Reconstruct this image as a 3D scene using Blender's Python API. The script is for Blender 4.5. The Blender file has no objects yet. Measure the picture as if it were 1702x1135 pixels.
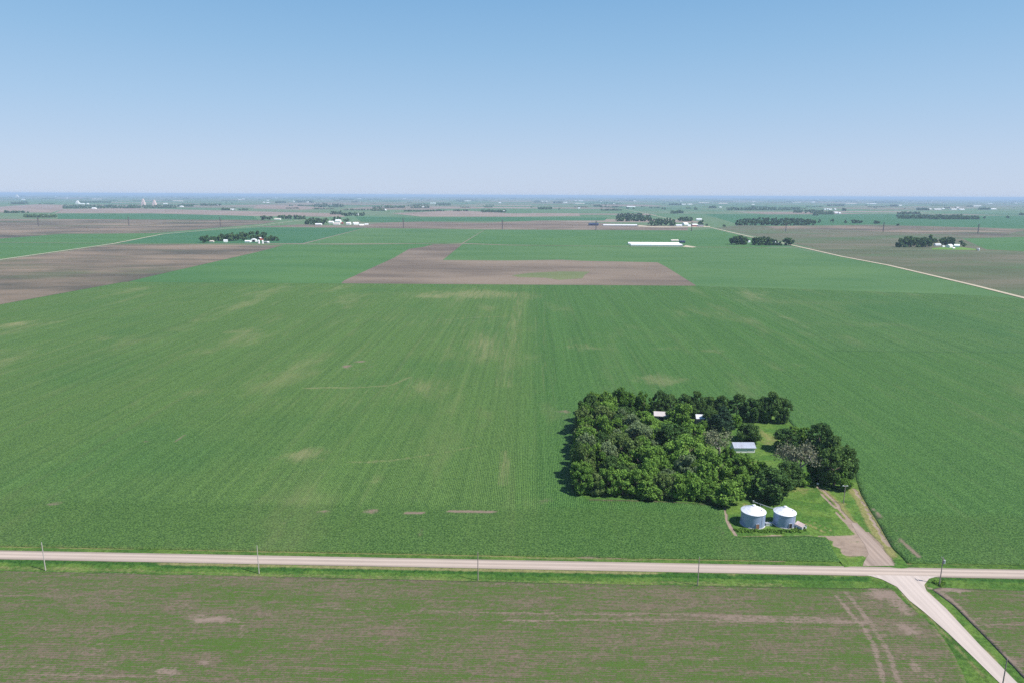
import bpy, bmesh, math, random
import numpy as np
from mathutils import Vector, Matrix

R = math.radians
scene = bpy.context.scene
COL = scene.collection
random.seed(11)

# ------------------------------------------------------------------ camera
H = 120.0                      # drone height
F = 1135.0                     # 24 mm lens on a 1702 px wide frame
PITCH = math.atan(242.5 / F)
ROLL = R(0.27)
fw = Vector((0, math.cos(PITCH), -math.sin(PITCH)))
r0 = Vector((1, 0, 0)); u0 = Vector((0, math.sin(PITCH), math.cos(PITCH)))
rt = r0 * math.cos(ROLL) + u0 * math.sin(ROLL)
up = -r0 * math.sin(ROLL) + u0 * math.cos(ROLL)
cd = bpy.data.cameras.new("camera"); cam = bpy.data.objects.new("camera", cd); COL.objects.link(cam)
M = Matrix((rt, up, -fw)).transposed().to_4x4(); M.translation = Vector((0, 0, H)); cam.matrix_world = M
cd.sensor_width = 36; cd.lens = 24; cd.clip_start = 1; cd.clip_end = 300000
scene.camera = cam

def G(px, py, z=0.0):
    """the ground point seen at a place in the survey photograph"""
    d = fw + rt * ((px - 851) / F) - up * ((py - 567.5) / F)
    t = (z - H) / d.z
    return Vector((d.x * t, d.y * t, z))

def depth(px, py):
    return (G(px, py) - Vector((0, 0, H))).dot(fw)

def mpp(px, py):               # metres per pixel sideways on the ground there
    return depth(px, py) / F

def mpy(px, py):               # metres of ground depth per pixel there
    return (G(px, py - .5) - G(px, py + .5)).length

GA = R(1.55)                    # the survey grid (roads, rows) is turned this much clockwise from +Y
EU = Vector((math.cos(GA), -math.sin(GA), 0)); EW = Vector((math.sin(GA), math.cos(GA), 0))
def UW(p): return (p.dot(EU), p.dot(EW))
def fromUW(u, w, z=0): return EU * u + EW * w + Vector((0, 0, z))

# ------------------------------------------------------------------ tagging
def tag(o, label, cat, group=None, kind=None):
    o["label"] = label
    o["category"] = cat
    if group: o["group"] = group
    if kind: o["kind"] = kind
    return o

def struct(o, label, cat="ground"):
    return tag(o, label, cat, kind="structure")

def empty(name, loc, rz=0, sc=1):
    o = bpy.data.objects.new(name, None); COL.objects.link(o)
    o.location = loc; o.rotation_euler = (0, 0, rz)
    o.scale = (sc, sc, sc) if not isinstance(sc, tuple) else sc
    o.empty_display_size = .5
    return o

def link(name, me, mat=None, parent=None):
    o = bpy.data.objects.new(name, me); COL.objects.link(o)
    if mat is not None: me.materials.append(mat)
    if parent is not None: o.parent = parent
    return o

class MB:
    """collects simple shapes into one mesh"""
    def __init__(s): s.v = []; s.f = []
    def add(s, vs, fs):
        n = len(s.v); s.v += [tuple(x) for x in vs]; s.f += [tuple(i + n for i in f) for f in fs]
        return s
    def box(s, c, d, rz=0, taper=1):
        x, y, z = c; a, b, h = d[0] / 2, d[1] / 2, d[2] / 2
        vs = []
        for k, t in ((-h, 1), (h, taper)):
            for sx, sy in ((-1, -1), (1, -1), (1, 1), (-1, 1)):
                X, Y = sx * a * t, sy * b * t
                vs.append((x + X * math.cos(rz) - Y * math.sin(rz), y + X * math.sin(rz) + Y * math.cos(rz), z + k))
        return s.add(vs, [(3, 2, 1, 0), (4, 5, 6, 7), (0, 1, 5, 4), (1, 2, 6, 5), (2, 3, 7, 6), (3, 0, 4, 7)])
    def tube(s, p, q, ra, rb, n=8, caps=True):
        p = Vector(p); q = Vector(q); d = (q - p).normalized()
        a = d.orthogonal().normalized(); b = d.cross(a)
        vs = []
        for o, r in ((p, ra), (q, rb)):
            for i in range(n):
                t = 2 * math.pi * i / n
                vs.append(o + a * (r * math.cos(t)) + b * (r * math.sin(t)))
        fs = [(i, (i + 1) % n, n + (i + 1) % n, n + i) for i in range(n)]
        if caps: fs += [tuple(range(n - 1, -1, -1)), tuple(range(n, 2 * n))]
        return s.add(vs, fs)
    def lathe(s, prof, n=48, c=(0, 0)):
        vs = []
        for r, z in prof:
            for i in range(n):
                t = 2 * math.pi * i / n
                vs.append((c[0] + r * math.cos(t), c[1] + r * math.sin(t), z))
        fs = []
        for k in range(len(prof) - 1):
            for i in range(n):
                j = (i + 1) % n
                fs.append((k * n + i, k * n + j, (k + 1) * n + j, (k + 1) * n + i))
        return s.add(vs, fs)
    def mesh(s, name, smooth=False):
        me = bpy.data.meshes.new(name); me.from_pydata(s.v, [], s.f); me.update()
        if smooth: me.polygons.foreach_set("use_smooth", [True] * len(me.polygons))
        return me
    def build(s, name, mat, parent=None, smooth=False):
        return link(name, s.mesh(name, smooth), mat, parent)

# ------------------------------------------------------------------ materials
class NT:
    def __init__(s, name, rough=.9, spec=.15):
        s.m = bpy.data.materials.new(name); s.m.use_nodes = True
        s.t = s.m.node_tree; s.N = s.t.nodes; s.L = s.t.links
        s.b = s.N["Principled BSDF"]
        s.b.inputs["Roughness"].default_value = rough
        s.b.inputs["Specular IOR Level"].default_value = spec
        s.out = s.N["Material Output"]
    def n(s, typ, **kw):
        x = s.N.new(typ)
        for k, v in kw.items(): setattr(x, k, v)
        return x
    def inp(s, sock, v):
        if isinstance(v, bpy.types.NodeSocket): s.L.new(v, sock)
        elif v is not None: sock.default_value = v
    def math(s, op, a, b=None, c=None, clamp=False):
        x = s.n("ShaderNodeMath", operation=op, use_clamp=clamp)
        s.inp(x.inputs[0], a); s.inp(x.inputs[1], b)
        if c is not None: s.inp(x.inputs[2], c)
        return x.outputs[0]
    def ss(s, v, lo, hi, a=0., b=1.):
        x = s.n("ShaderNodeMapRange", interpolation_type="SMOOTHSTEP")
        s.inp(x.inputs[0], v); x.inputs[1].default_value = lo; x.inputs[2].default_value = hi
        x.inputs[3].default_value = a; x.inputs[4].default_value = b
        return x.outputs[0]
    def lin(s, v, lo, hi, a=0., b=1.):
        x = s.n("ShaderNodeMapRange"); s.inp(x.inputs[0], v)
        x.inputs[1].default_value = lo; x.inputs[2].default_value = hi
        x.inputs[3].default_value = a; x.inputs[4].default_value = b
        return x.outputs[0]
    def mix(s, f, a, b, mode="MIX"):
        x = s.n("ShaderNodeMix", data_type="RGBA", blend_type=mode)
        s.inp(x.inputs[0], f)
        s.inp(x.inputs[6], a if isinstance(a, bpy.types.NodeSocket) else (*a, 1)[:4])
        s.inp(x.inputs[7], b if isinstance(b, bpy.types.NodeSocket) else (*b, 1)[:4])
        return x.outputs[2]
    def pos(s):
        if not hasattr(s, "_p"):
            g = s.n("ShaderNodeNewGeometry")
            v = s.n("ShaderNodeVectorRotate", rotation_type="Z_AXIS")
            s.L.new(g.outputs["Position"], v.inputs["Vector"]); v.inputs["Angle"].default_value = GA
            s._p = v.outputs[0]
        return s._p
    def sep(s, v):
        x = s.n("ShaderNodeSeparateXYZ"); s.L.new(v, x.inputs[0]); return x.outputs
    def sc(s, v, sx, sy, sz=1):
        x = s.n("ShaderNodeVectorMath", operation="MULTIPLY"); s.L.new(v, x.inputs[0])
        x.inputs[1].default_value = (sx, sy, sz); return x.outputs[0]
    def rot(s, v, a):
        x = s.n("ShaderNodeVectorRotate", rotation_type="Z_AXIS"); s.L.new(v, x.inputs["Vector"]); x.inputs["Angle"].default_value = a
        return x.outputs[0]
    def noise(s, v, scale, detail=3, rough=.55, dist=0):
        x = s.n("ShaderNodeTexNoise"); s.L.new(v, x.inputs["Vector"])
        x.inputs["Scale"].default_value = scale; x.inputs["Detail"].default_value = detail
        x.inputs["Roughness"].default_value = rough; x.inputs["Distortion"].default_value = dist
        return x.outputs[0]
    def attr(s, name):
        return s.n("ShaderNodeAttribute", attribute_name=name).outputs["Fac"]
    def bump(s, h, strength=.5, dist=.2):
        x = s.n("ShaderNodeBump"); x.inputs["Strength"].default_value = strength
        x.inputs["Distance"].default_value = dist; s.L.new(h, x.inputs["Height"])
        s.L.new(x.outputs[0], s.b.inputs["Normal"])
    def color(s, c):
        s.inp(s.b.inputs["Base Color"], c if isinstance(c, bpy.types.NodeSocket) else (*c, 1)[:4]); return s.m

def plain(name, c, rough=.7, metal=0, spec=.3, var=.12, nscale=1.5):
    t = NT(name, rough, spec); t.b.inputs["Metallic"].default_value = metal
    co = t.n("ShaderNodeTexCoord").outputs["Object"]
    n = t.noise(co, nscale, 4)
    return t.color(t.mix(n, tuple(x * (1 - var) for x in c), tuple(min(1, x * (1 + var)) for x in c)))

# ---- corn: rows, planter passes, clumps of leaves with their self-shadow painted in, thin yellowish places and bare soil
def corn_material(name, base, dark, pale, head_w=None, rows=True):
    t = NT(name, .8, .12)
    p = t.pos(); x, y, z = t.sep(p)
    wob = t.noise(p, .012, 2)
    if rows:
        ra = t.math("SINE", t.math("MULTIPLY", t.math("ADD", x, t.math("MULTIPLY", wob, 2.5)), 2 * math.pi / .76))
        if head_w:
            rb = t.math("SINE", t.math("MULTIPLY", y, 2 * math.pi / .76))
            edge = t.math("ADD", y, t.math("MULTIPLY", t.noise(p, .05, 2), 6))
            hm = t.ss(edge, head_w - 1, head_w + 7)
            rr = t.math("ADD", t.math("MULTIPLY", ra, hm), t.math("MULTIPLY", rb, t.math("SUBTRACT", 1, hm)))
        else:
            rr = ra; hm = None
    fine = t.noise(p, 1.6, 3, .75)
    clump = t.noise(p, .42, 3, .6)
    lines = t.noise(t.sc(p, 1, .006), .42, 3, .75)
    f = t.math("ADD", t.math("MULTIPLY", t.ss(fine, .35, .65), .85), t.math("MULTIPLY", t.ss(clump, .35, .65), .12))
    if rows:
        lv = t.math("MULTIPLY", t.math("SUBTRACT", lines, .5), .75)
        if head_w: lv = t.math("MULTIPLY", lv, hm)
        f = t.math("ADD", t.math("ADD", f, lv), t.math("MULTIPLY", rr, .24), clamp=True)
    col = t.mix(f, dark, base)  # dark end also carries the plants' own shadows as colour
    # large soft tone changes of the crop
    big = t.noise(t.sc(p, 1, .8), .006, 4, .6)
    big2 = t.noise(t.sc(p, 1.2, .35), .022, 4, .62)
    yel = t.math("MULTIPLY", t.ss(big2, .5, .74), t.ss(big, .36, .6))
    pas = t.noise(t.sc(p, 1, .02), .16, 2, .6)
    yel = t.math("ADD", t.math("MULTIPLY", yel, .5), t.math("MULTIPLY", t.ss(pas, .52, .75), .13))
    # thin crop along the rows
    dry = t.attr("dry")
    streak = t.noise(t.sc(p, 1, .05), .45, 4, .7)
    d2 = t.math("MULTIPLY", t.ss(t.math("ADD", dry, t.math("MULTIPLY", t.math("SUBTRACT", streak, .5), 1.7)), .12, 1.25), t.ss(dry, 0, .25))
    d2 = t.math("MULTIPLY", d2, t.lin(fine, .3, .7, .45, 1.1))
    d2 = t.math("MAXIMUM", d2, yel)
    col = t.mix(d2, col, pale)
    lush = t.math("MULTIPLY", t.ss(big, .5, .32), .45)
    if head_w:
        east = t.ss(t.math("ADD", x, t.math("MULTIPLY", t.math("SUBTRACT", t.noise(t.sc(p, 1, .01), .2, 2), .5), 14)), -10, 14)
        lush = t.math("MAXIMUM", lush, t.math("MULTIPLY", east, .42))
        col = t.mix(t.math("MULTIPLY", t.math("SUBTRACT", 1, east), .06), col, pale)
    col = t.mix(lush, col, t.mix(f, dark, tuple(c * k for c, k in zip(base, (.62, .84, .95)))))
    if rows and head_w:
        col = t.mix(t.math("MULTIPLY", t.math("SUBTRACT", 1, hm), .55), col, t.mix(f, tuple(c * .7 for c in dark), tuple(c * .86 for c in base)))
    bare = t.attr("bare")
    bb = t.ss(t.math("ADD", bare, t.math("MULTIPLY", t.math("SUBTRACT", t.noise(p, .9, 4, .75), .5), 1.5)), .3, 1.05)
    bb = t.math("MULTIPLY", bb, t.ss(bare, 0, .2))
    soil = t.mix(t.noise(p, 1.7, 4), (.1, .075, .055), (.27, .2, .155))
    col = t.mix(bb, col, soil)
    hgt = t.math("MULTIPLY", f, t.math("SUBTRACT", 1, bb))
    t.bump(hgt, .7, .2)
    t.color(col)
    return t.m

def bean_material(name, seed=0.0, green=(.08, .138, .028), amount=.58):
    t = NT(name, .9, .1)
    p = t.pos(); x, y, z = t.sep(p)
    po = t.n("ShaderNodeVectorMath", operation="ADD"); t.L.new(p, po.inputs[0]); po.inputs[1].default_value = (seed, seed * 2, 0)
    q = po.outputs[0]
    wob = t.noise(t.sc(q, .02, .02), 1, 2)
    row = t.math("SINE", t.math("MULTIPLY", t.math("ADD", y, t.math("MULTIPLY", wob, 3)), 2 * math.pi / .76))
    fine = t.math("ADD", t.math("MULTIPLY", t.noise(t.sc(q, .8, 1.1), 1.1, 4, .78), .55), t.math("MULTIPLY", t.noise(t.sc(q, .16, 1.5), .8, 4, .75), .45))
    band = t.noise(t.sc(q, .012, .3), 1, 5, .7)
    band2 = t.noise(t.sc(q, .05, .12), 1, 4, .62)
    diag = t.noise(t.sc(t.rot(q, R(38)), .5, .05), 1, 3, .6)
    bare = t.attr("bare"); lush = t.attr("dry")
    dens = t.math("ADD", t.math("MULTIPLY", t.ss(band, .32, .68), .42), t.math("MULTIPLY", t.ss(band2, .32, .68), .46))
    dens = t.math("ADD", dens, t.math("MULTIPLY", lush, .4))
    dens = t.math("SUBTRACT", dens, t.math("MULTIPLY", t.ss(diag, .5, .75), .32))
    bn = t.ss(t.math("ADD", t.math("MULTIPLY", bare, .8), t.math("MULTIPLY", t.math("SUBTRACT", t.noise(t.sc(q, .6, 1), 1.2, 5, .75), .5), 1.5)), .25, 1.0)
    bn = t.math("MULTIPLY", bn, t.ss(bare, 0, .15))
    dens = t.math("SUBTRACT", dens, t.math("MULTIPLY", bn, .9))
    cover = t.math("ADD", t.math("ADD", t.math("MULTIPLY", t.math("SUBTRACT", fine, .5), 6.5), t.math("MULTIPLY", row, .3)), dens)
    cover = t.ss(cover, .42 - amount, 1.3 - amount + .25)
    soiln = t.noise(q, 1.3, 4, .75)
    soil = t.mix(soiln, (.055, .043, .03), (.215, .167, .118))
    soil = t.mix(t.math("MULTIPLY", bn, .55), soil, (.27, .2, .168))
    gr = t.mix(t.noise(q, 2.3, 3, .7), tuple(c * .4 for c in green), tuple(c * 1.15 for c in green))
    t.bump(cover, .5, .2)
    return t.color(t.mix(cover, soil, gr))

def grass_material(name, a, b, dryc, dirtc=(.29, .22, .17), base_dry=0.):
    t = NT(name, .9, .1)
    p = t.pos()
    f = t.ss(t.noise(p, .8, 5, .75), .3, .7)
    m = t.noise(t.sc(p, .7, 1), .1, 5, .68)
    col = t.mix(f, tuple(c * .55 for c in a), tuple(c * 1.2 for c in a))
    col2 = t.mix(f, tuple(c * .6 for c in b), tuple(c * 1.2 for c in b))
    col = t.mix(t.ss(m, .4, .6), col, col2)
    lu = t.ss(t.math("ADD", t.attr("lush"), t.math("MULTIPLY", t.math("SUBTRACT", t.noise(p, .35, 4, .7), .5), .9)), .3, .8)
    col = t.mix(lu, col, t.mix(f, (.014, .05, .01), (.05, .125, .022)))
    dry = t.math("ADD", t.attr("dry"), base_dry)
    d = t.ss(t.math("ADD", dry, t.math("MULTIPLY", t.math("SUBTRACT", t.noise(p, .45, 5, .7), .5), 1.2)), .35, .9)
    col = t.mix(d, col, t.mix(f, tuple(c * .7 for c in dryc), tuple(c * 1.15 for c in dryc)))
    bare = t.attr("bare")
    bb = t.ss(t.math("ADD", bare, t.math("MULTIPLY", t.math("SUBTRACT", t.noise(p, .8, 4, .7), .5), .8)), .36, .72)
    dn = t.math("ADD", t.math("MULTIPLY", t.noise(p, 2, 3), .5), t.math("MULTIPLY", t.ss(t.noise(t.sc(p, .6, 1), .22, 5, .75), .3, .7), .5))
    col = t.mix(bb, col, t.mix(dn, tuple(c * .55 for c in dirtc), tuple(c * 1.2 for c in dirtc)))
    t.bump(t.math("MULTIPLY", t.noise(p, 1.3, 4, .7), t.math("SUBTRACT", 1, bb)), .8, .5)
    return t.color(col)

def gravel_material(name, c, along="x", dirt=.25, wheel=None):
    t = NT(name, .95, .1)
    p = t.pos()
    st = t.noise(t.sc(p, .015, 1.1) if along == "x" else t.sc(p, 1.1, .015), 1, 3, .6)
    bl = t.noise(p, .14, 5, .7)
    g = t.noise(p, 3.2, 3, .7)
    f = t.math("ADD", t.math("MULTIPLY", t.ss(st, .3, .7), .5), t.math("ADD", t.math("MULTIPLY", bl, .3), t.math("MULTIPLY", g, .25)))
    if wheel is not None:
        x, y, z = t.sep(p)
        d = t.math("ABSOLUTE", t.math("SUBTRACT", t.math("ADD", y, t.math("MULTIPLY", t.noise(t.sc(p, .03, 0), 1, 2), .5)), wheel + .25))
        tr = t.math("MULTIPLY", t.ss(d, .3, .8), t.ss(d, 1.9, 1.2))
        f = t.math("ADD", t.math("MULTIPLY", f, .75), t.math("ADD", t.math("MULTIPLY", tr, .3), t.math("MULTIPLY", t.ss(d, 1.7, 2.7), -.35)))
    t.bump(g, .25, .05)
    return t.color(t.mix(f, tuple(x * (1 - dirt * 1.4) for x in c), tuple(min(.9, x * (1 + dirt * .45)) for x in c)))

def far_field_material(name, c1, c2, sx=.004, sy=.05, green=None):
    """a field a mile or more away: long bands of tone left by the planter and the soil"""
    t = NT(name, .95, .08)
    p = t.pos()
    a = t.noise(t.sc(p, .0045, .0125), 1, 5, .62)
    b = t.noise(t.sc(p, .0022, .005), 1, 4, .6)
    f = t.ss(t.math("ADD", t.math("MULTIPLY", a, .55), t.math("MULTIPLY", b, .45)), .36, .64)
    col = t.mix(f, c1, c2)
    if green:
        g = t.ss(t.noise(t.sc(p, .003, .006), 1, 5, .62), .5, .66)
        col = t.mix(t.math("MULTIPLY", g, .7), col, green)
    fine = t.noise(p, .35, 3, .7)
    col = t.mix(t.lin(fine, .3, .7, 0, .22), col, tuple(c * .4 for c in c1))
    return t.color(col)

MAT = {}
MAT["corn"] = corn_material("corn crop", (.108, .2, .045), (.012, .049, .011), (.215, .21, .098), head_w=248)
MAT["corn_ne"] = corn_material("corn crop northeast", (.1, .192, .05), (.011, .048, .012), (.19, .195, .095))
MAT["beans"] = bean_material("bean rows", 0)
MAT["beans_east"] = bean_material("bean rows east of the road", 37.0)
MAT["verge"] = grass_material("roadside grass", (.056, .125, .022), (.1, .168, .033), (.2, .19, .08), base_dry=.1)
MAT["yard"] = grass_material("yard grass", (.066, .145, .026), (.112, .188, .036), (.21, .2, .075), base_dry=.18)
MAT["road_south"] = gravel_material("pale gravel side road", (.48, .405, .36), "y", .2)
MAT["drive"] = gravel_material("farm drive dirt", (.33, .255, .21), "y", .35)
MAT["farroad"] = gravel_material("distant gravel road", (.40, .37, .27), "y")
MAT["laneroad"] = gravel_material("distant grassy lane", (.27, .28, .16), "x")
MAT["roadE"] = gravel_material("distant pale road", (.46, .395, .29), "y")

def patchwork():
    t = NT("distant farmland", .95, .08)
    p = t.pos(); x, y, z = t.sep(p)
    jy = t.n("ShaderNodeTexWhiteNoise", noise_dimensions="1D")
    col_id = t.math("FLOOR", t.math("DIVIDE", x, 804.5))
    t.L.new(col_id, jy.inputs["W"])
    yy = t.math("ADD", t.math("DIVIDE", y, 402.0), t.math("FLOOR", t.math("MULTIPLY", jy.outputs[0], 4)))
    row_id = t.math("FLOOR", t.math("MULTIPLY", yy, t.math("ADD", .5, t.math("MULTIPLY", t.math("ROUND", jy.outputs[0]), .5))))
    cx = t.n("ShaderNodeCombineXYZ"); t.L.new(col_id, cx.inputs[0]); t.L.new(row_id, cx.inputs[1])
    w = t.n("ShaderNodeTexWhiteNoise", noise_dimensions="2D"); t.L.new(cx.outputs[0], w.inputs["Vector"])
    r = t.n("ShaderNodeValToRGB"); t.L.new(w.outputs[0], r.inputs[0]); r.color_ramp.interpolation = "CONSTANT"
    cols = [(0, (.062, .15, .06)), (.16, (.075, .17, .075)), (.3, (.09, .16, .07)), (.44, (.055, .135, .065)), (.56, (.11, .165, .085)),
            (.66, (.125, .15, .085)), (.74, (.17, .155, .115)), (.8, (.21, .16, .13)), (.87, (.24, .18, .15)), (.94, (.28, .21, .18))]
    e = r.color_ramp.elements
    e[0].position = 0; e[0].color = (*cols[0][1], 1); e[1].position = cols[1][0]; e[1].color = (*cols[1][1], 1)
    for q, c in cols[2:]:
        k = e.new(q); k.color = (*c, 1)
    n = t.noise(t.sc(p, .003, .02), 1, 4, .65)
    return t.color(t.mix(t.lin(n, .3, .7, 0, .5), r.outputs[0], t.mix(t.noise(p, .002, 2), (.06, .13, .06), (.2, .16, .125))))
MAT["patch"] = patchwork()
MAT["far_green"] = far_field_material("far green crop", (.056, .136, .045), (.08, .164, .053))
MAT["far_green_light"] = far_field_material("far lighter green crop", (.064, .14, .05), (.09, .168, .061))
MAT["far_green_dark"] = far_field_material("far deep green crop", (.042, .124, .054), (.056, .142, .06))
MAT["far_soil"] = far_field_material("far bare soil", (.118, .095, .077), (.228, .178, .136))
MAT["far_soil_mix"] = far_field_material("far half bare soil", (.078, .074, .058), (.255, .19, .138), .004, .05, (.088, .112, .058))
MAT["far_soil_pink"] = far_field_material("far pale soil", (.2, .155, .13), (.31, .24, .195))
MAT["far_bean"] = far_field_material("far young beans", (.086, .104, .056), (.155, .138, .096), .004, .05, (.075, .135, .055))
MAT["streak"] = far_field_material("grassy streak", (.1, .135, .06), (.16, .18, .085))
MAT["lawn"] = far_field_material("farm lawn", (.11, .22, .04), (.15, .25, .05))

# ------------------------------------------------------------------ numpy helpers for painted ground
def inside(P, poly):
    x, y = P[:, 0], P[:, 1]; c = np.zeros(len(P), bool); n = len(poly)
    for i in range(n):
        x1, y1 = poly[i]; x2, y2 = poly[(i + 1) % n]
        if y1 == y2: continue
        m = ((y1 > y) != (y2 > y)) & (x < (x2 - x1) * (y - y1) / (y2 - y1) + x1)
        c ^= m
    return c

def seg_near(P, a, b):
    a = np.array(a); b = np.array(b); d = b - a; L = max(1e-9, float(d @ d))
    t = np.clip(((P - a) @ d) / L, 0, 1)
    q = a + t[:, None] * d
    return q, np.hypot(*(P - q).T)

def poly_dist(P, pts, closed=False):
    best = np.full(len(P), 1e9)
    n = len(pts)
    for i in range(n if closed else n - 1):
        best = np.minimum(best, seg_near(P, pts[i], pts[(i + 1) % n])[1])
    return best

def sst(v, lo, hi):
    t = np.clip((v - lo) / (hi - lo), 0, 1); return t * t * (3 - 2 * t)

def PX(pts, z=.35): return [tuple(G(x, y, z).xy) for x, y in pts]

def paint(P, marks):
    """marks: ('s', points, width m, strength) strokes or ('b', x, y, half width px, half height px, strength) patches"""
    v = np.zeros(len(P))
    P0 = P
    def warp(k, a):
        x, y = P0[:, 0] * k, P0[:, 1] * k
        return np.column_stack([np.sin(y * 1.7 + np.sin(x * 1.1) * 2) + .6 * np.sin(x * 2.9 + y * 3.7 + 1), np.sin(x * 1.3 + np.sin(y * .9) * 2) + .6 * np.sin(x * 3.3 - y * 2.3)]) * a
    PW = P0 + warp(.16, .12) + warp(.05, .22)
    for m in marks:
        if m[0] == "s":
            w = m[2] / 2
            d = poly_dist(PW, PX(m[1])); v = np.maximum(v, m[3] * (1 - sst(d, w * .5, w * 1.5)))
        else:
            _, x, y, rx, ry, s = m
            c = G(x, y, .4); a = rx * mpp(x, y); b = ry * mpy(x, y)
            D = P0 + warp(1.1 / max(a, b), min(a, b) * .22) + warp(2.7 / max(a, b), min(a, b) * .16) - np.array(c.xy)
            U = D @ np.array(EU.xy); W = D @ np.array(EW.xy)
            # patches lean with the line of sight so they keep the slant they have on the ground
            d = np.sqrt((U / a) ** 2 + (W / b) ** 2)
            v = np.maximum(v, s * (1 - sst(d, .05, 1.35)))
    return v

def sheet_grid(name, poly, holes, step, zf, mat, marks=None, skirt=0.0, skirt_to=0.0):
    """a field or lawn as a fine sheet: cells inside the outline, the rim drawn onto it, and a rim wall where a crop stands"""
    A = np.array(poly); ru, rw = np.array(EU.xy), np.array(EW.xy)
    U = A @ ru; W = A @ rw
    us = np.arange(U.min() - step, U.max() + 2 * step, step); ws = np.arange(W.min() - step, W.max() + 2 * step, step)
    nu, nw = len(us), len(ws)
    uu, ww = np.meshgrid(us, ws)
    P = uu.ravel()[:, None] * ru + ww.ravel()[:, None] * rw
    cu, cw = np.meshgrid(us[:-1] + step / 2, ws[:-1] + step / 2)
    Cc = cu.ravel()[:, None] * ru + cw.ravel()[:, None] * rw
    keep = inside(Cc, poly)
    for h in holes: keep &= ~inside(Cc, h)
    K = keep.reshape(nw - 1, nu - 1)
    cnt = np.zeros((nw, nu), int)
    cnt[:-1, :-1] += K; cnt[1:, :-1] += K; cnt[:-1, 1:] += K; cnt[1:, 1:] += K
    rim = ((cnt > 0) & (cnt < 4)).ravel(); used = (cnt > 0).ravel()
    ri = np.where(rim)[0]; Q = P[ri]; bd = np.full(len(ri), 1e9); bq = Q.copy()
    for pl in [poly] + list(holes):
        for i in range(len(pl)):
            q, d = seg_near(Q, pl[i], pl[(i + 1) % len(pl)])
            m = d < bd; bd[m] = d[m]; bq[m] = q[m]
    ok = bd < 1.3 * step
    P[ri[ok]] = bq[ok]
    idx = -np.ones(nu * nw, int); idx[used] = np.arange(used.sum())
    V = P[used]
    Z = zf(V) if callable(zf) else np.full(len(V), zf)
    j, i = np.where(K)
    a = idx[j * nu + i]; b = idx[j * nu + i + 1]; c = idx[(j + 1) * nu + i + 1]; d = idx[(j + 1) * nu + i]
    quads = np.stack([a, b, c, d], 1)
    co = np.column_stack([V, Z])
    if skirt:
        E = np.concatenate([quads[:, [0, 1]], quads[:, [1, 2]], quads[:, [2, 3]], quads[:, [3, 0]]])
        key = np.sort(E, 1); k = key[:, 0].astype(np.int64) * len(V) + key[:, 1]
        _, inv, ct = np.unique(k, return_inverse=True, return_counts=True)
        B = E[ct[inv] == 1]
        rv = np.unique(B); mp = {int(v): len(V) + n for n, v in enumerate(rv)}
        low = co[rv].copy(); low[:, 2] = skirt_to
        co = np.concatenate([co, low])
        sk = np.array([[e0, mp[int(e0)], mp[int(e1)], e1] for e0, e1 in B])
        quads = np.concatenate([quads, sk])
    me = bpy.data.meshes.new(name)
    me.vertices.add(len(co)); me.vertices.foreach_set("co", co.astype(np.float32).ravel())
    me.loops.add(len(quads) * 4); me.loops.foreach_set("vertex_index", quads.astype(np.int32).ravel())
    me.polygons.add(len(quads)); me.polygons.foreach_set("loop_start", np.arange(0, len(quads) * 4, 4, dtype=np.int32))
    me.update(calc_edges=True); me.validate()
    XY = co[:, :2]
    for an in ("dry", "bare", "lush"):
        at = me.attributes.new(an, "FLOAT", "POINT")
        at.data.foreach_set("value", (paint(XY, marks[an]) if marks and an in marks else np.zeros(len(XY))).astype(np.float32))
    return link(name, me, mat)

def flat_poly(name, pts, z, mat):
    bm = bmesh.new()
    f = bm.faces.new([bm.verts.new((x, y, z)) for x, y in pts])
    bmesh.ops.triangulate(bm, faces=[f])
    for f in bm.faces:
        if f.normal.z < 0: f.normal_flip()
    me = bpy.data.meshes.new(name); bm.to_mesh(me); bm.free()
    return link(name, me, mat)

def ribbon(name, pts, width, z, mat, crown=0.0, sub=1):
    """a road along a line of ground points"""
    P = [Vector((x, y, 0)) for x, y in pts]
    vs, fs = [], []
    for i, p in enumerate(P):
        d = (P[min(i + 1, len(P) - 1)] - P[max(i - 1, 0)]).normalized(); n = Vector((-d.y, d.x, 0))
        for k in (-1, -.5, 0, .5, 1):
            vs.append(p + n * (k * width / 2) + Vector((0, 0, z + crown * (1 - k * k))))
    for i in range(len(P) - 1):
        for k in range(4):
            a = i * 5 + k; fs.append((a, a + 5, a + 6, a + 1))
    mb = MB(); mb.add(vs, fs); me = mb.mesh(name)
    bm = bmesh.new(); bm.from_mesh(me); bmesh.ops.recalc_face_normals(bm, faces=bm.faces)
    if sum(f.normal.z for f in bm.faces) < 0: bmesh.ops.reverse_faces(bm, faces=bm.faces)
    bm.to_mesh(me); bm.free()
    return link(name, me, mat)

# ------------------------------------------------------------------ ground and far fields
S = 90000.0
flat_g = flat_poly("ground", [(-S, -2000), (S, -2000), (S, S), (-S, S)], 0, MAT["patch"])
struct(flat_g, "flat patchwork of green and brown farmland reaching to the horizon")

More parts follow.
